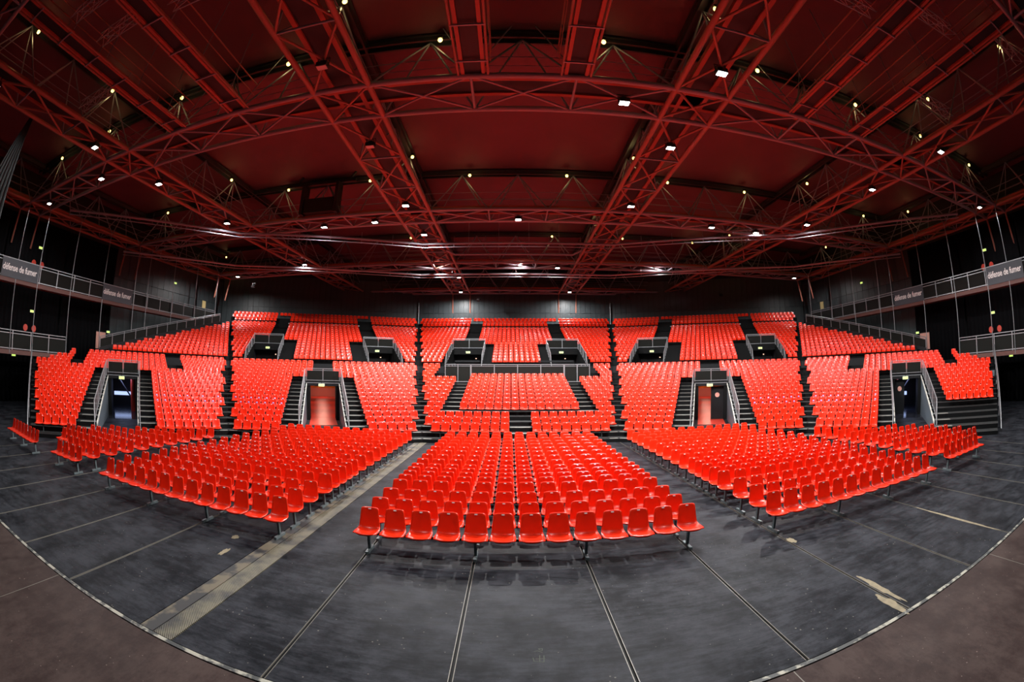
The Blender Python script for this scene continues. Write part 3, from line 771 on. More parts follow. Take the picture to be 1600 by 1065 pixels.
def vom_up(k, v0, v1, word):
    rB = up_r(8)-.38; zf = low_z(17)+.03; n, tv = basis(k); c = (v0+v1)/2
    d = thing('doorway', f'{word} black doorway with railings in the upper stand', 'doorway', (*P2(k, 43, c), zf), 'doorways in the upper stand')
    for t, s in ((v0, -1), (v1, 1)):
        for i in range(1, 8):
            ra, rb_ = up_r(i)-.35, up_r(i+1)-.35
            M = Matrix.Translation(P3(k, (ra+rb_)/2, t-s*.02, (up_z(i)+zf)/2)) @ Matrix.Rotation(-FA*k, 4, 'Z') @ Matrix.Diagonal((.04, rb_-ra, up_z(i)-zf, 1))
            link('side_panel', unit('box', 'riser_black'), d, M)
        railing_run(d, (P3(k, up_r(2), t, up_z(2)-.1), P3(k, up_r(7)+.5, t, up_z(7)+.1)), 1.0, 4, nb=12)
        rod('newel', P3(k, up_r(1)-.35, t, zf), P3(k, up_r(2), t, up_z(2)+.9), .028, 'rail_steel', d)
    bar('floor_plate', P3(k, (up_r(1)-.4+rB)/2, v0, zf-.04), P3(k, (up_r(1)-.4+rB)/2, v1, zf-.04), rB-up_r(1)+.4, .06, 'riser_black', d)
    M = Matrix.Translation(P3(k, rB+.3, c, (5.45+6.05)/2)) @ Matrix.Rotation(-FA*k, 4, 'Z') @ Matrix.Diagonal((v1-v0, .6, .6, 1)); link('lintel', unit('box', 'riser_black'), d, M)
    M = Matrix.Translation(P3(k, rB+2.2, c, 4.5)) @ Matrix.Rotation(-FA*k, 4, 'Z') @ Matrix.Diagonal((v1-v0, .1, 2.0, 1)); link('back_wall', unit('box', 'foyer_dark'), d, M)
    bar('floor_plate', P3(k, rB+1.1, v0, zf-.04), P3(k, rB+1.1, v1, zf-.04), 2.2, .06, 'riser_black', d)
    for t in (v0, v1):
        M = Matrix.Translation(P3(k, rB+1.1, t, 4.6)) @ Matrix.Rotation(-FA*k, 4, 'Z') @ Matrix.Diagonal((.05, 2.2, 2.2, 1)); link('side_wall', unit('box', 'foyer_dark'), d, M)
    guard(d, k, rB, v0, v1, 6.12, 7.05, 2)
    rod('corridor_lamp', P3(k, rB+2.1, c+.5, 5.1), P3(k, rB+2.1, c+.62, 5.1), .05, 'lamp_warm', d)
    exit_sign(P3(k, rB-.06, c-.1, 5.66), -FA*k, f'small lit exit sign above the {word} upper doorway')
for k in (-1, 0, 1):
    for (v0, v1), side in zip(UPV[k], ('left', 'right')):
        vom_up(k, v0, v1, f'{place[k]} section {side}-side')

# sound desk platform railing
pr = thing('platform_railing', 'grey railing around the raised sound desk platform mid stand', 'railing', (*P2(0, pr0, 0), 2.8))
guard(pr, 0, pr0+.05, -5.4, -3.5, 2.85, 4.12, 2); guard(pr, 0, pr0+.05, 3.5, 5.4, 2.85, 4.12, 2); guard(pr, 0, pr0+.05, -3.45, 3.45, 2.95, 4.12, 4)
for s in (-1, 1):
    bar('top_rail', P3(0, pr0+.05, s*5.4, 4.12), P3(0, pr1-.5, s*5.4, 4.30), .05, .05, 'rail_steel', pr)
    bar('second_rail', P3(0, pr0+.05, s*5.4, 3.8), P3(0, pr1-.5, s*5.4, 3.95), .04, .04, 'rail_steel', pr)
    for q in range(4):
        r = pr0+.05+(pr1-.55-pr0)*q/3; bar('post', P3(0, r, s*5.4, 2.8), P3(0, r, s*5.4, 4.15+.04*q), .05, .05, 'rail_steel', pr)
for a, c in ((-5.4, -3.2), (1.9, 5.0)): bar('back_rail', P3(0, pr1-.5, a, 4.55), P3(0, pr1-.5, c, 4.55), .05, .12, 'black_steel', pr)
for s in (-1, 1):
    q = MB(); q.tube((0, 0, 0), (0, -.02, 0), .24, 20)
    sg = tag(link('round_sign', q.mesh('round_sign', 'poster_pink'), None, Matrix.Translation(P3(0, up_r(1)-.405, s*3.0+.1, 3.82))), f'round red sign behind the platform railing, {"left" if s < 0 else "right"} one', 'sign', 'round signs behind the platform')
desk = thing('mixing_desk', 'low dark mixing desk on the platform behind the centre seats', 'mixing desk', (*P2(0, pr0+1.8, 0), 2.8))
slab('cabinet', -1.4, pr0-.9+1.6, 2.8, 1.6, pr0-.9+2.3, 3.5, 'black_steel', desk); slab('console', -1.45, pr0-.9+1.5, 3.5, 1.65, pr0-.9+2.35, 3.58, 'lamp_black', desk)
for x in (-.6, .4, 1.1): slab('monitor', x-.25, pr0-.9+2.2, 3.6, x+.25, pr0-.9+2.25, 3.95, 'lamp_black', desk)

# hand rails at the open ends of the lower stand
for k, s, wd_ in ((-2, -1, 'left'), (2, 1, 'right')):
    root = thing('hand_railing', f'steel hand rail at the open {wd_} end of the lower stand', 'railing', tuple(P3(k, low_r(1), s*-l2_left(low_r(1)), 0)), 'stand end hand rails')
    e = lambda r: s*(-l2_left(r)+.12)
    a = P3(k, low_r(3), e(low_r(3)), low_z(3)); c = P3(k, low_r(16), e(low_r(16)), low_z(16))
    rod('hand_rail', a+Vector((0, 0, .95)), c+Vector((0, 0, 1.05)), .035, 'rail_steel', root)
    rod('hand_rail', a+Vector((0, 0, .95)), P3(k, low_r(1)-.4, e(low_r(1)), .25), .035, 'rail_steel', root)
    for i in range(9):
        p = a.lerp(c, i/8); rod('post', p, p+Vector((0, 0, 1.0)), .022, 'rail_steel', root)

# ------------------------------------------------------------------ roof trusses
def box_truss(label, axis, off, nodes, cross, strut_ends, group, brace_cross, catwalk=True):
    """axis 'x' or 'y'; off = centre of the truss on the other axis; nodes: panel points; cross: list of (start, end) crossing squares"""
    def pt(u, v, z): return Vector((u, off+v, z)) if axis == 'x' else Vector((off+v, u, z))
    u0, u1 = nodes[0], nodes[-1]; TM = 'truss_steel' if axis == 'x' else 'truss_red_bounce'
    root = thing('roof_truss', label, 'roof truss', tuple(pt((u0+u1)/2, 0, ZB)), group)
    for v in (-GA, GA): rod('bottom_chord', pt(u0, v, ZB), pt(u1, v, ZB), .125, TM, root, False)
    for v in (-.22, .22): bar('top_chord', pt(u0, v, ZT+.1), pt(u1, v, ZT+.1), .10, .30, 'top_chord', root)
    bar('purlin', pt(u0, 0, ZT+.22), pt(u1, 0, ZT+.22), .75, .06, 'top_chord', root)
    for a, c in zip(nodes[:-1], nodes[1:]):
        is_cross = any(abs(a-x0) < .01 for x0, x1 in cross)
        if is_cross and not brace_cross: continue
        rod('brace', pt(a, -GA, ZB), pt(c, GA, ZB), .06, TM, root); rod('brace', pt(a, GA, ZB), pt(c, -GA, ZB), .06, TM, root)
        if is_cross: continue
        rod('cross_member', pt(a, -GA, ZB), pt(a, GA, ZB), .06, 'truss_grey', root)
        if any(abs(c-x0) < .01 for x0, x1 in cross): rod('cross_member', pt(c, -GA, ZB), pt(c, GA, ZB), .06, 'truss_grey', root)
        mid = pt((a+c)/2, 0, ZT)
        for uu in (a, c):
            for v in (-GA, GA): rod('web_strut', pt(uu, v, ZB), mid, .048, 'truss_grey', root)
    if catwalk:
        bar('catwalk_deck', pt(u0, 0, ZB+.42), pt(u1, 0, ZB+.42), .88, .05, 'deck_dark', root)
        for v in (-.53, .53): bar('catwalk_beam', pt(u0, v, ZB+.40), pt(u1, v, ZB+.40), .19, .18, 'catwalk_red', root)
        for v in (-.66, .66):
            rod('catwalk_rail', pt(u0, v, ZB+1.45), pt(u1, v, ZB+1.45), .022, 'truss_grey', root)
            rod('catwalk_rail', pt(u0, v, ZB+.95), pt(u1, v, ZB+.95), .016, 'truss_grey', root)
    for a, c in strut_ends:
        for v in (-GA, GA): rod('knee_strut', pt(a, v, ZB), pt(c, v, ZB-2.6), .10, 'truss_red_bounce', root)
    return root
ynodes = []; ycross = []
for i, y in enumerate(TY):
    ynodes += [y-GA, y+GA]; ycross.append((y-GA, y+GA))
    if i+1 < len(TY):
        a, c = y+GA, TY[i+1]-GA; ynodes += [a+(c-a)/3, a+2*(c-a)/3]
xnodes = []; xcross = []
for i, x in enumerate(GX):
    xnodes += [x-GA, x+GA]; xcross.append((x-GA, x+GA))
    if i+1 < len(GX):
        a, c = x+GA, GX[i+1]-GA; xnodes += [a+(c-a)/3, a+2*(c-a)/3]
gl = ['outermost lengthwise roof truss along the left wall', 'lengthwise red-lit roof truss left of the hall, second from the left wall', 'lengthwise red-lit roof truss just left of the hall centre',
      'lengthwise red-lit roof truss just right of the hall centre', 'lengthwise red-lit roof truss right of the hall, second from the right wall', 'outermost lengthwise roof truss along the right wall']
for x, lb in zip(GX, gl):
    edge = abs(x) > 30
    yn = [v for v in ynodes if not (edge and v > 46)]
    box_truss(lb, 'y', x, yn, ycross, [] if edge else [(ynodes[-1], ynodes[-1]+.35)] if abs(x) < 10 else [], 'lengthwise roof trusses', True)
tl = ['crosswise roof truss right over the stage edge', 'first crosswise red-lit roof truss in front of the stage', 'second crosswise red-lit roof truss over the lower stand',
      'third crosswise red-lit roof truss over the upper stand', 'crosswise roof truss against the back wall']
for y, lb in zip(TY, tl):
    xn = [v for v in xnodes if not (y > 50 and abs(v) > 22) and not (y > 40 and abs(v) > 35.5)]
    box_truss(lb, 'x', y, xn, xcross, [(xn[0], xn[0]-.6), (xn[-1], xn[-1]+.6)] if y < 50 else [], 'crosswise roof trusses', False)

# secondary catwalks over the stage front
def catwalk(x, label, rail_side):
    root = thing('catwalk', label, 'catwalk', (x, 7, ZB), 'hung catwalks over the stage front')
    y0, y1 = TY[0]+GA, TY[1]-GA-.05
    bar('deck', (x, y0, ZB+.10), (x, y1, ZB+.10), .62, .05, 'deck_dark', root)
    for s in (-1, 1):
        bar('edge_beam', (x+s*.38, y0, ZB+.08), (x+s*.38, y1, ZB+.08), .13, .16, 'catwalk_red', root)
        rod('tube', (x+s*.55, y0, ZB), (x+s*.55, y1, ZB), .055, 'truss_red_bounce', root)
    yy = y0+1
    while yy < y1: bar('cross_bar', (x-.58, yy, ZB-.03), (x+.58, yy, ZB-.03), .06, .06, 'truss_grey', root); yy += 2.0
    bar('cross_bar', (x-.58, y1, ZB-.03), (x+.58, y1, ZB-.03), .08, .08, 'truss_grey', root)
    for s in (-1, 1):
        rod('hand_rail', (x+s*.62, y0, ZB+1.25), (x+s*.62, y1, ZB+1.25), .035, 'truss_red_bounce', root)
        rod('hand_rail', (x+s*.62, y0, ZB+.70), (x+s*.62, y1, ZB+.70), .022, 'truss_red_bounce', root)
        yy = y0+.6
        while yy < y1: rod('post', (x+s*.62, yy, ZB+.1), (x+s*.62, yy, ZT if s == rail_side else ZB+1.25), .022, 'truss_grey', root); yy += 2.4
    rod('end_brace', (x, y1, ZB+.2), (x-rail_side*1.4, y1+.3, ZT), .03, 'truss_grey', root); rod('end_brace', (x, y1, ZB+.2), (x+rail_side*1.4, y1+.3, ZT), .03, 'truss_grey', root)
for x, lb, rs in ((-1.75, 'hung catwalk just left of the hall axis over the stage', -1), (2.05, 'hung catwalk just right of the hall axis over the stage', 1), (-11.95, 'inner hung catwalk over the left of the stage', 1),
              (-15.8, 'outer hung catwalk over the left of the stage', 1), (12.1, 'inner hung catwalk over the right of the stage', -1), (15.95, 'outer hung catwalk over the right of the stage', -1)): catwalk(x, lb, rs)
def lattice(a, c, label):
    a, c = Vector(a), Vector(c); root = thing('lighting_truss', label, 'lighting truss', tuple((a+c)/2), 'short aluminium lighting trusses')
    d = (c-a).normalized(); sd = d.cross(Vector((0, 0, 1))); h = .22
    off = [sd*h+Vector((0, 0, h)), sd*-h+Vector((0, 0, h)), sd*h-Vector((0, 0, h)), sd*-h-Vector((0, 0, h))]
    for o in off: rod('chord', a+o, c+o, .026, 'aluminium', root)
    n = max(4, int((c-a).length/.5))
    for i in range(n):
        p, q = a.lerp(c, i/n), a.lerp(c, (i+1)/n)
        f0, f1 = (0, 1) if i % 2 else (1, 0)
        rod('lacing', p+off[f0], q+off[f1], .012, 'aluminium', root); rod('lacing', p+off[2+f0], q+off[2+f1], .012, 'aluminium', root)
        rod('lacing', p+off[0 if i % 2 else 2], q+off[2 if i % 2 else 0], .012, 'aluminium', root); rod('lacing', p+off[1 if i % 2 else 3], q+off[3 if i % 2 else 1], .012, 'aluminium', root)
lattice((-15.2, 6.15, 14.75), (-12.5, 6.1, 14.75), 'short bright lighting truss between the two left stage catwalks, far one')
lattice((-15.2, 4.2, 14.75), (-12.5, 4.3, 14.75), 'short bright lighting truss between the two left stage catwalks, near one')
lattice((-11.3, 6.5, 14.75), (-8.9, 6.6, 14.75), 'short lighting truss from the inner left catwalk toward the centre')
lattice((-19.9, 9.0, 14.75), (-16.6, 9.0, 14.75), 'short lighting truss outside the outer left catwalk')
lattice((9.2, 6.3, 14.75), (11.5, 6.25, 14.75), 'short lighting truss from the inner right catwalk toward the centre')
lattice((12.8, 4.9, 14.75), (15.3, 4.7, 14.75), 'short lighting truss between the two right stage catwalks')
lattice((16.7, 9.2, 14.75), (20.2, 9.0, 14.75), 'short lighting truss outside the outer right catwalk')
lattice((16.7, 2.9, 14.75), (19.6, 2.9, 14.75), 'short lighting truss near the right edge over the stage')

# curtain rails following the polygon of the stands
def rail_poly(rho, z, r, ks, label, mat, clipx=33.5):
    root = thing('curtain_rail', label, 'curtain rail', (0, rho, z), 'curtain rails')
    for k in ks:
        a, c = P3(k, rho, -SEAM*rho, z), P3(k, rho, SEAM*rho, z)
        if k == -2:
            n_ = (-clipx-a.x)/(c.x-a.x)
            if n_ > 0: a = a.lerp(c, n_)
        if k == 2:
            n_ = (clipx-a.x)/(c.x-a.x)
            if n_ < 1: c = a.lerp(c, n_)
        rod('rail_tube', a, c, r, mat, root, False)
        rod('track', a-Vector((0, 0, .3)), c-Vector((0, 0, .3)), r*.4, mat, root)
        for q in range(1, 6):
            p = a.lerp(c, q/6); rod('hanger', p-Vector((0, 0, .3)), Vector((p.x, p.y, ZB)), .02, mat, root)
rail_poly(34.6, 13.62, .10, (-2, -1, 0, 1, 2), 'dark curtain rail bent in five lengths over the lower stand', 'truss_grey')
rail_poly(45.6, 13.62, .10, (-2, -1, 0, 1, 2), 'bright-lit curtain rail bent in five lengths over the upper stand', 'aluminium', 36)  # paler metal puts the nearby lamps' light into the rail colour
cr = thing('curtain_rail', 'short straight curtain rail over the central stand', 'curtain rail', (0, 37.2, 13.6), 'curtain rails')
rod('rail_tube', (-5.2, 37.0, 13.62), (5.0, 37.0, 13.62), .10, 'truss_grey', cr, False)
for s in (-1, 1): rod('rail_end', (s*5.1-.1, 37.0, 13.62), (s*5.7-.1, 36.0, 13.75), .09, 'truss_grey', cr, False)
for x in (-4, -1.4, 1.2, 3.8): rod('hanger', (x, 37.0, 13.6), (x, 37.0, ZT), .02, 'truss_grey', cr)

# ------------------------------------------------------------------ lamps
b = MB(); b.box(-.22, -.16, .02, .22, .16, .22); b.box(-.10, -.10, .22, .10, .10, .30); HOUSE = b.mesh('housing', 'lamp_black')
b = MB(); b.box(-.25, -.02, .05, -.23, .02, .45); b.box(.23, -.02, .05, .25, .02, .45); b.box(-.25, -.02, .43, .25, .02, .46); YOKE = b.mesh('yoke', 'lamp_black')
b = MB(); b.box(-.19, -.13, 0, .19, .13, .02); LENS = b.mesh('lens', 'flood_lens'); LENS_OFF = b.mesh('lens', 'lens_off')
def flood(x, y, z, label, power=1.0, aim=None, tilt=0.0, col=(1, .98, .965)):
    root = thing('floodlight', label, 'floodlight', (x, y, z), 'white house floodlights')
    az = 0.0
    M = Matrix.Translation((x, y, z))
    if aim is not None:
        d = Vector(aim)-Vector((x, y, z)); q = (-d).to_track_quat('Z', 'Y'); T = M @ q.to_matrix().to_4x4()
    else: T = M
    link('housing', HOUSE, root, T); link('lens', LENS if power > .1 else LENS_OFF, root, T); link('yoke', YOKE, root, M)
    if power <= .1: return
    li = bpy.data.lights.new('flood', 'SPOT'); li.energy = FLOOD_W*power; li.spot_size = math.radians(174); li.spot_blend = .5; li.shadow_soft_size = .10; li.color = col
    lo = bpy.data.objects.new('flood', li); COL.objects.link(lo); lo.parent = root; lo.matrix_local = WINV[root.name] @ T @ Matrix.Translation((0, 0, -.03))
# (x, y, relative power)
GL = {0: [(-6.99, 3.4, .40), (-7.0, 11.47, 0), (-6.97, 17.9, 0), (-6.99, 25.85, 1.2), (-6.94, 32.0, 1.2), (-6.75, 55.9, .6)],
      1: [(7.2, 3.4, .55), (7.2, 11.55, .5), (7.18, 17.8, .4), (7.24, 25.8, .3), (7.14, 55.8, .6)],
      2: [(-21.1, 3.4, .15), (-21.05, 11.5, .4), (-20.95, 17.45, .2), (-21.0, 25.7, .35), (-20.7, 39.3, .25)],
      3: [(21.4, 3.4, .15), (21.45, 11.2, .9), (21.38, 17.7, .3), (21.36, 25.5, .2)]}
gname = {0: 'lengthwise truss just left of centre', 1: 'lengthwise truss just right of centre', 2: 'left lengthwise truss', 3: 'right lengthwise truss'}
for g, L_ in GL.items():
    for i, (x, y, p) in enumerate(L_):
        flood(x, y, 13.82, f'white floodlight under the {gname[g]}, {"nearest the stage" if i == 0 else ORD[i] + " from the stage"}', p, aim=(x*.98, y-.6, 0) if y > 50 else None)
TLP = {1: [(-31.98, 14.5, .12), (-24.1, 14.57, .2), (4.1, 14.47, 2.6), (32.4, 14.4, .12)], 2: [(-13.97, 28.9, .25), (-9.88, 28.65, .2), (.15, 28.94, 2.2), (14.3, 28.6, .3), (18.42, 28.75, 1.7)],
       3: [(-31.4, 42.3, .45), (4.25, 42.9, .35), (32.26, 42.3, .15)]}
tname = {1: 'first crosswise truss', 2: 'second crosswise truss', 3: 'third crosswise truss'}
for g, L_ in TLP.items():
    for i, (x, y, p) in enumerate(L_):
        flood(x, y, 13.82, f'white floodlight under the {tname[g]}, {"leftmost" if i == 0 else ORD[i] + " from the left"}', p)
for x, lb in ((-8.0, 'leftmost'), (.6, 'middle'), (15.0, 'rightmost')):
    flood(x, 43.25, 14.55, f'white floodlight set inside the third crosswise truss, {lb} of three', .2)
flood(-6.0, 47.2, 13.82, 'white floodlight between the third crosswise truss and the back wall', .3)
b = MB(); b.box(-.10, -.10, .06, .10, .10, .20); BHOUSE = b.mesh('housing', 'lamp_black')
def bulb_mesh():
    m = MB(); n = 8
    for j in range(5):
        th = math.pi*j/4
        for i in range(n): m.v.append((.11*math.sin(th)*math.cos(2*math.pi*i/n), .11*math.sin(th)*math.sin(2*math.pi*i/n), -.02-.11*math.cos(th)))
    for j in range(4):
        for i in range(n): m.f.append((j*n+i, j*n+(i+1) % n, (j+1)*n+(i+1) % n, (j+1)*n+i)); m.mi.append(0)
    return m.mesh('bulb', 'bulb_yellow', True)
BULB = bulb_mesh()
def work_light(x, y, z, label):
    root = thing('work_light', label, 'work light', (x, y, z), 'yellow work lights under the roof')
    M = Matrix.Translation((x, y, z)); link('housing', BHOUSE, root, M); link('bulb', BULB, root, M)
    li = bpy.data.lights.new('bulb', 'POINT'); li.energy = BULB_W; li.color = (1, .78, .30); li.shadow_soft_size = .12
    lo = bpy.data.objects.new('bulb', li); COL.objects.link(lo); lo.parent = root; lo.matrix_local = Matrix.Translation((0, -.02, -.28))
TB = {1: (14.4, [-31.1, -24.3, -17.3, -10.4, -3.3, 3.5, 11.0, 17.8, 24.5, 32.0]), 2: (28.5, [-31.0, -17.2, -10.4, -3.2, 3.5, 10.9, 17.5, 31.7]), 3: (42.6, [-10.4, 3.7, 10.9, 18.7, 25.3])}
for g, (y, L_) in TB.items():
    for i, x in enumerate(L_): work_light(x, y-.35, 16.95, f'yellow work light atop the {tname[g]}, {"leftmost" if i == 0 else ORD[i] + " from the left"}')
GB = {0: (-6.95, [10.9, 25.0]), 1: (7.12, [10.8, 24.9, 38.7]), 2: (-21.0, [4.0, 10.95, 24.8]), 3: (21.2, [3.9, 10.7, 24.7, 38.8])}
for g, (x, L_) in GB.items():
    for i, y in enumerate(L_): work_light(x+(.35 if x > 0 else .35), y, 16.95, f'yellow work light atop the {gname[g]}, {"nearest the stage" if i == 0 else ORD[i] + " from the stage"}')
work_light(35.2, 24.6, 16.9, 'yellow work light by the right wall, nearer the stage'); work_light(35.0, 38.5, 16.9, 'yellow work light by the right wall, farther from the stage')
work_light(-35.1, 44.2, 16.95, 'yellow work light in the far left roof corner')

# ------------------------------------------------------------------ side walkways, banners, rods
def text_mesh(txt, size):
    cu = bpy.data.curves.new('lettering', 'FONT'); cu.body = txt; cu.size = size; cu.extrude = .004; cu.offset = .018*size; cu.space_character = .96; cu.resolution_u = 2
    ob = bpy.data.objects.new('lettering_tmp', cu); COL.objects.link(ob)
    dg = bpy.context.evaluated_depsgraph_get(); me = bpy.data.meshes.new_from_object(ob.evaluated_get(dg)); me.name = 'lettering'
    me.materials.clear(); me.materials.append(MATS['lettering_white'])
    bpy.data.objects.remove(ob); return me
LET = text_mesh('d\u00e9fense de fumer', .62)
lw = max(v.co.x for v in LET.vertices) - min(v.co.x for v in LET.vertices)
LX0 = min(v.co.x for v in LET.vertices)
def walkway(s, x, z, y0, y1, label, banners, rods):
    wd_ = 'left' if s < 0 else 'right'
    root = thing('walkway', label, 'walkway', (s*x, (y0+y1)/2, z), 'hung side walkways')
    bar('deck', (s*(x+1.0), y0, z-.06), (s*(x+1.0), y1, z-.06), 2.0, .10, 'deck_dark', root)
    bar('edge_beam', (s*x, y0, z-.12), (s*x, y1, z-.12), .12, .30, 'walkway_red', root)
    bar('soffit_beam', (s*(x+.9), y0, z-.18), (s*(x+.9), y1, z-.18), .12, .14, 'walkway_red', root)
    H = 1.35
    bar('top_rail', (s*x, y0, z+H), (s*x, y1, z+H), .06, .05, 'rail_steel', root)
    bar('second_rail', (s*x, y0, z+H-.20), (s*x, y1, z+H-.20), .045, .05, 'rail_steel', root)
    bar('bottom_rail', (s*x, y0, z+.12), (s*x, y1, z+.12), .05, .06, 'rail_steel', root)
    y = y1
    while y > y0-.1:
        bar('post', (s*x, y, z), (s*x, y, z+H), .07, .07, 'rail_steel', root)
        if y-1.97 > y0-.1 and not any(a-.2 < y-.98 < c+.2 for a, c, _ in banners):
            bar('infill_panel', (s*x, y-.08, z+.63), (s*x, y-1.89, z+.63), .012, .95, 'guard_mesh', root)
        y -= 1.97
    for y in rods: rod('hanger_rod', (s*(x-.06), y, z-5 if z > 6 else 0), (s*(x-.06), y, ZB), .035, 'rail_steel', root)
    for a, c, lb in banners:
        bn = thing('banner', lb, 'banner', (s*(x-.1), (a+c)/2, z), 'no smoking banners')
        bar('panel', (s*(x-.08), a, z+.66), (s*(x-.08), c, z+.66), .03, 1.30, 'banner_slate', bn)
        sc = (c-a)*.93/lw
        # lettering faces the hall axis: reads toward +Y on the left, toward -Y on the right
        ax = Vector((0, 1, 0)) if s < 0 else Vector((0, -1, 0)); nz = Vector((-s, 0, 0))
        M = Matrix((( ax.x, 0, nz.x, s*(x-.10)), (ax.y, 0, nz.y, (a+.1 if s < 0 else c-.1)), (0, 1, nz.z, z+.50), (0, 0, 0, 1)))
        link('lettering', LET, bn, M @ Matrix.Diagonal((sc, sc*1.15, 1, 1)) @ Matrix.Translation((-LX0, 0, 0)))
rods_ = [13.4, 15.8, 19.6, 23.55, 27.75, 29.6, 33.55, 37.5, 41.5]
for s, wd_ in ((-1, 'left'), (1, 'right')):
    walkway(s, 34.0, 8.55, 1.0, 41.6, f'upper hung walkway along the {wd_} wall', [(11.75, 15.75, f'near slate banner with white no smoking lettering, {wd_} walkway'), (23.5, 27.5, f'far slate banner with white no smoking lettering, {wd_} walkway')], rods_)
    walkway(s, 34.0, 3.75, 1.0, 19.6, f'lower hung walkway along the {wd_} wall', [], [])
    # railing along the cut edge of the upper stand
    root = thing('side_railing', f'sloping steel railing along the {wd_} edge of the upper stand', 'railing', (s*33.2, 32, 5), 'sloping side railings')
    a, c = Vector((s*33.25, 23.2, 4.45)), Vector((s*33.05, 41.5, 8.55))
    for h, r in ((1.0, .035), (.86, .025), (.1, .025)): rod('rail', a+Vector((0, 0, h)), c+Vector((0, 0, h)), r, 'rail_steel', root)
    for i in range(13):
        p = a.lerp(c, i/12); bar('post', p, p+Vector((0, 0, 1.0)), .06, .06, 'rail_steel', root)
        if i < 12:
            q = a.lerp(c, (i+1)/12)
            m = MB(); x_ = p.x
            m.v = [(p.x, p.y+.05, p.z+.12), (q.x, q.y-.05, q.z+.12), (q.x, q.y-.05, q.z+.82), (p.x, p.y+.05, p.z+.82), (p.x+s*.012, p.y+.05, p.z+.12), (q.x+s*.012, q.y-.05, q.z+.12), (q.x+s*.012, q.y-.05, q.z+.82), (p.x+s*.012, p.y+.05, p.z+.82)]
            m.f = [(0,1,2,3), (7,6,5,4), (0,4,5,1), (1,5,6,2), (2,6,7,3), (3,7,4,0)]; m.mi = [0]*6
            link('infill_panel', m.mesh('infill_panel', 'guard_mesh'), root)
    bar('kick_plate', a, c, .10, .30, 'black_steel', root)

# pleated black curtains hung along the side walls
def curtain(s, y0, y1, label):
    m = MB(); n = int((y1-y0)/.25); x0 = SIDE-.45
    for j, z in enumerate((0.05, 14.0)):
        for i in range(n+1):
            m.v.append((s*(x0 + (.09 if i % 2 else -.09)*(1 if z < 5 else .8)), y0+(y1-y0)*i/n, z))
    for i in range(n): m.f.append((i, i+1, n+2+i, n+1+i)); m.mi.append(0)
    me = m.mesh('curtain', 'curtain_black', True)
    o = tag(link('curtain', me), label, 'curtain', 'black side curtains')
    sd = o.modifiers.new('thickness', 'SOLIDIFY'); sd.thickness = .01
for s, wd_ in ((-1, 'left'), (1, 'right')):
    for i, (a, c) in enumerate(((-6, 4.9), (5.0, 12.9), (13.0, 20.4), (20.5, 27.3))):
        curtain(s, a, c, f'tall black curtain on the {wd_} wall, {["nearest", "second", "third", "farthest"][i]} from the stage')

# dark drape by the left edge of the stage
m = MB(); n = 26
for j in range(9):
    v = j/8
    for i in range(n+1):
        u = i/n
        y = 7.05 - u*(0.25+4.2*v) ; z = 14.25-14.25*v
        x = -22.6 - 1.2*v + .16*math.sin(u*34)*(0.15+v)
        m.v.append((x, y+.25*v, z))
for j in range(8):
    for i in range(n):
        a = j*(n+1)+i; m.f.append((a, a+1, a+n+2, a+n+1)); m.mi.append(0)
dr = tag(link('drape', m.mesh('drape', 'drape_dark', True)), 'dark gathered drape hanging from the roof at the left edge', 'drape')
sd = dr.modifiers.new('thickness', 'SOLIDIFY'); sd.thickness = .02

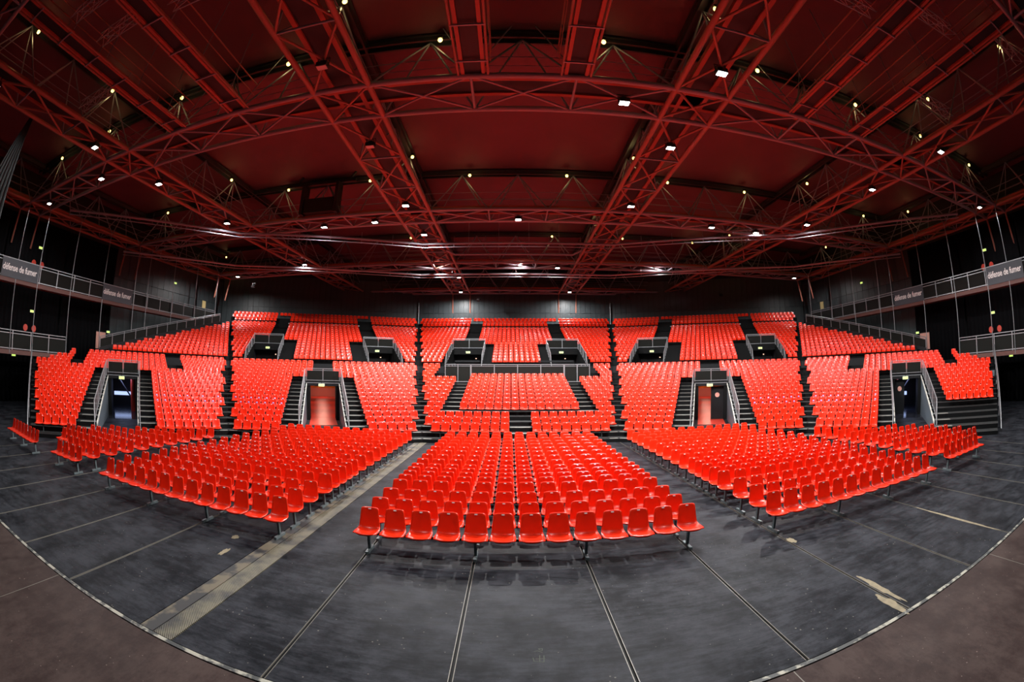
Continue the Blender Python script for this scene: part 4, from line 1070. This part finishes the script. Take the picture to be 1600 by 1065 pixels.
# ------------------------------------------------------------------ small things on the side walls
def at_wall(px, y, z): return Vector((px, y, z))
def lit_sign(pos, ang, label): exit_sign(Vector(pos), ang, label)
for s, wd_ in ((-1, 'left'), (1, 'right')):
    ang = math.pi/2 if s < 0 else -math.pi/2
    lit_sign((s*(SIDE-.60), 17.0, 11.9), ang, f'lit exit sign high above the upper walkway, {wd_} wall')
    lit_sign((s*(SIDE-.60), 17.0, 6.9), ang, f'lit exit sign above the lower walkway, {wd_} wall')
    lit_sign((s*(SIDE-.14), 37.5, 12.6) if s < 0 else (s*(SIDE-.14), 35.5, 12.4), ang, f'small lit sign on the panelled part of the {wd_} wall')
    lit_sign((s*(SIDE-.60), 27.0, 6.2), ang, f'lit exit sign by the upper stand corner, {wd_} wall')
    lit_sign((s*35.0, 14.3, 3.455), ang, f'small lit lamp under the lower walkway, {wd_} wall')
    for yy, zz, nm in ((16.4, 5.6, 'lower walkway, nearer'), (17.4, 5.6, 'lower walkway, farther'), (16.5, 10.6, 'upper walkway, nearer'), (17.5, 10.6, 'upper walkway, farther')):
        q = MB(); q.tube((0, 0, 0), (0, -.02, 0), .26, 20)
        tag(link('round_sign', q.mesh('round_sign', 'sign_red'), None, Matrix.Translation((s*(SIDE-.535), yy, zz)) @ Matrix.Rotation(ang, 4, 'Z')), f'round red sign above the {nm} one, {wd_} wall', 'sign', 'round red signs on the side walls')
    pn = thing('poster', f'pale pink lit notice board behind the upper seats, {wd_} wall', 'poster', (s*(SIDE-.58), 26.0, 5.2))
    bar('board', (s*(SIDE-.58), 26.0, 4.6), (s*(SIDE-.58), 26.0, 6.1), .05, 1.3, 'poster_pink', pn, up=(0, 1, 0)); bar('frame', (s*(SIDE-.60), 25.3, 6.14), (s*(SIDE-.60), 26.7, 6.14), .06, .06, 'black_steel', pn)
    nt_ = thing('notice', f'small yellowish notice at the end of the upper walkway, {wd_} side', 'notice', (s*(SIDE-.11), 43.5, 11))
    bar('board', (s*(SIDE-.11), 43.5, 10.6), (s*(SIDE-.11), 43.5, 11.5), .03, .7, 'notice_yellow', nt_, up=(0, 1, 0)); bar('frame', (s*(SIDE-.11), 43.1, 11.52), (s*(SIDE-.11), 43.9, 11.52), .04, .04, 'black_steel', nt_)
cb = thing('control_cabinet', 'tall slim grey cabinet at the far right end of the stand', 'cabinet', (30.2, 14.0, 0))
slab('body', 29.9, 13.85, .05, 30.35, 14.25, 2.6, 'cabinet_grey', cb); slab('door', 29.95, 13.83, .3, 30.30, 13.85, 2.5, 'banner_slate', cb); slab('status_light', 30.2, 13.81, 1.7, 30.28, 13.83, 1.95, 'plate_white', cb); slab('plinth', 29.85, 13.8, 0, 30.4, 14.3, .05, 'black_steel', cb)
# speaker cluster rigged under the roof left of centre
sp = thing('speaker_cluster', 'black rigged equipment frame on the second truss left of centre', 'rigging frame', (-14.2, 28.4, 15))
for x in (-15.6, -12.8): slab('side_frame', x-.12, 27.7, 14.6, x+.12, 28.6, 17.0, 'lamp_black', sp)
slab('body', -15.4, 27.8, 14.7, -13.0, 28.9, 15.8, 'lamp_black', sp); slab('top_beam', -17.2, 28.0, 17.0, -11.5, 28.3, 17.25, 'lamp_black', sp)
for x in (-16.4, -12.0): rod('hook', (x, 28.1, 17.2), (x+.5, 28.1, 17.9), .10, 'lamp_black', sp)
for i, (x, y) in enumerate(((-30.0, 44.0), (-4.5, 57.0), (14.5, 54.5), (26.0, 50.6))):
    o = thing('wall_floodlight', f'small unlit floodlight on the back wall, {"leftmost" if i == 0 else ORD[i] + " from the left"}', 'floodlight', (x, y, 12.9), 'unlit wall floodlights')
    link('housing', HOUSE, o, Matrix.Translation((x, y, 12.9)) @ Matrix.Rotation(.8, 4, 'X')); link('yoke', YOKE, o, Matrix.Translation((x, y, 12.9)))
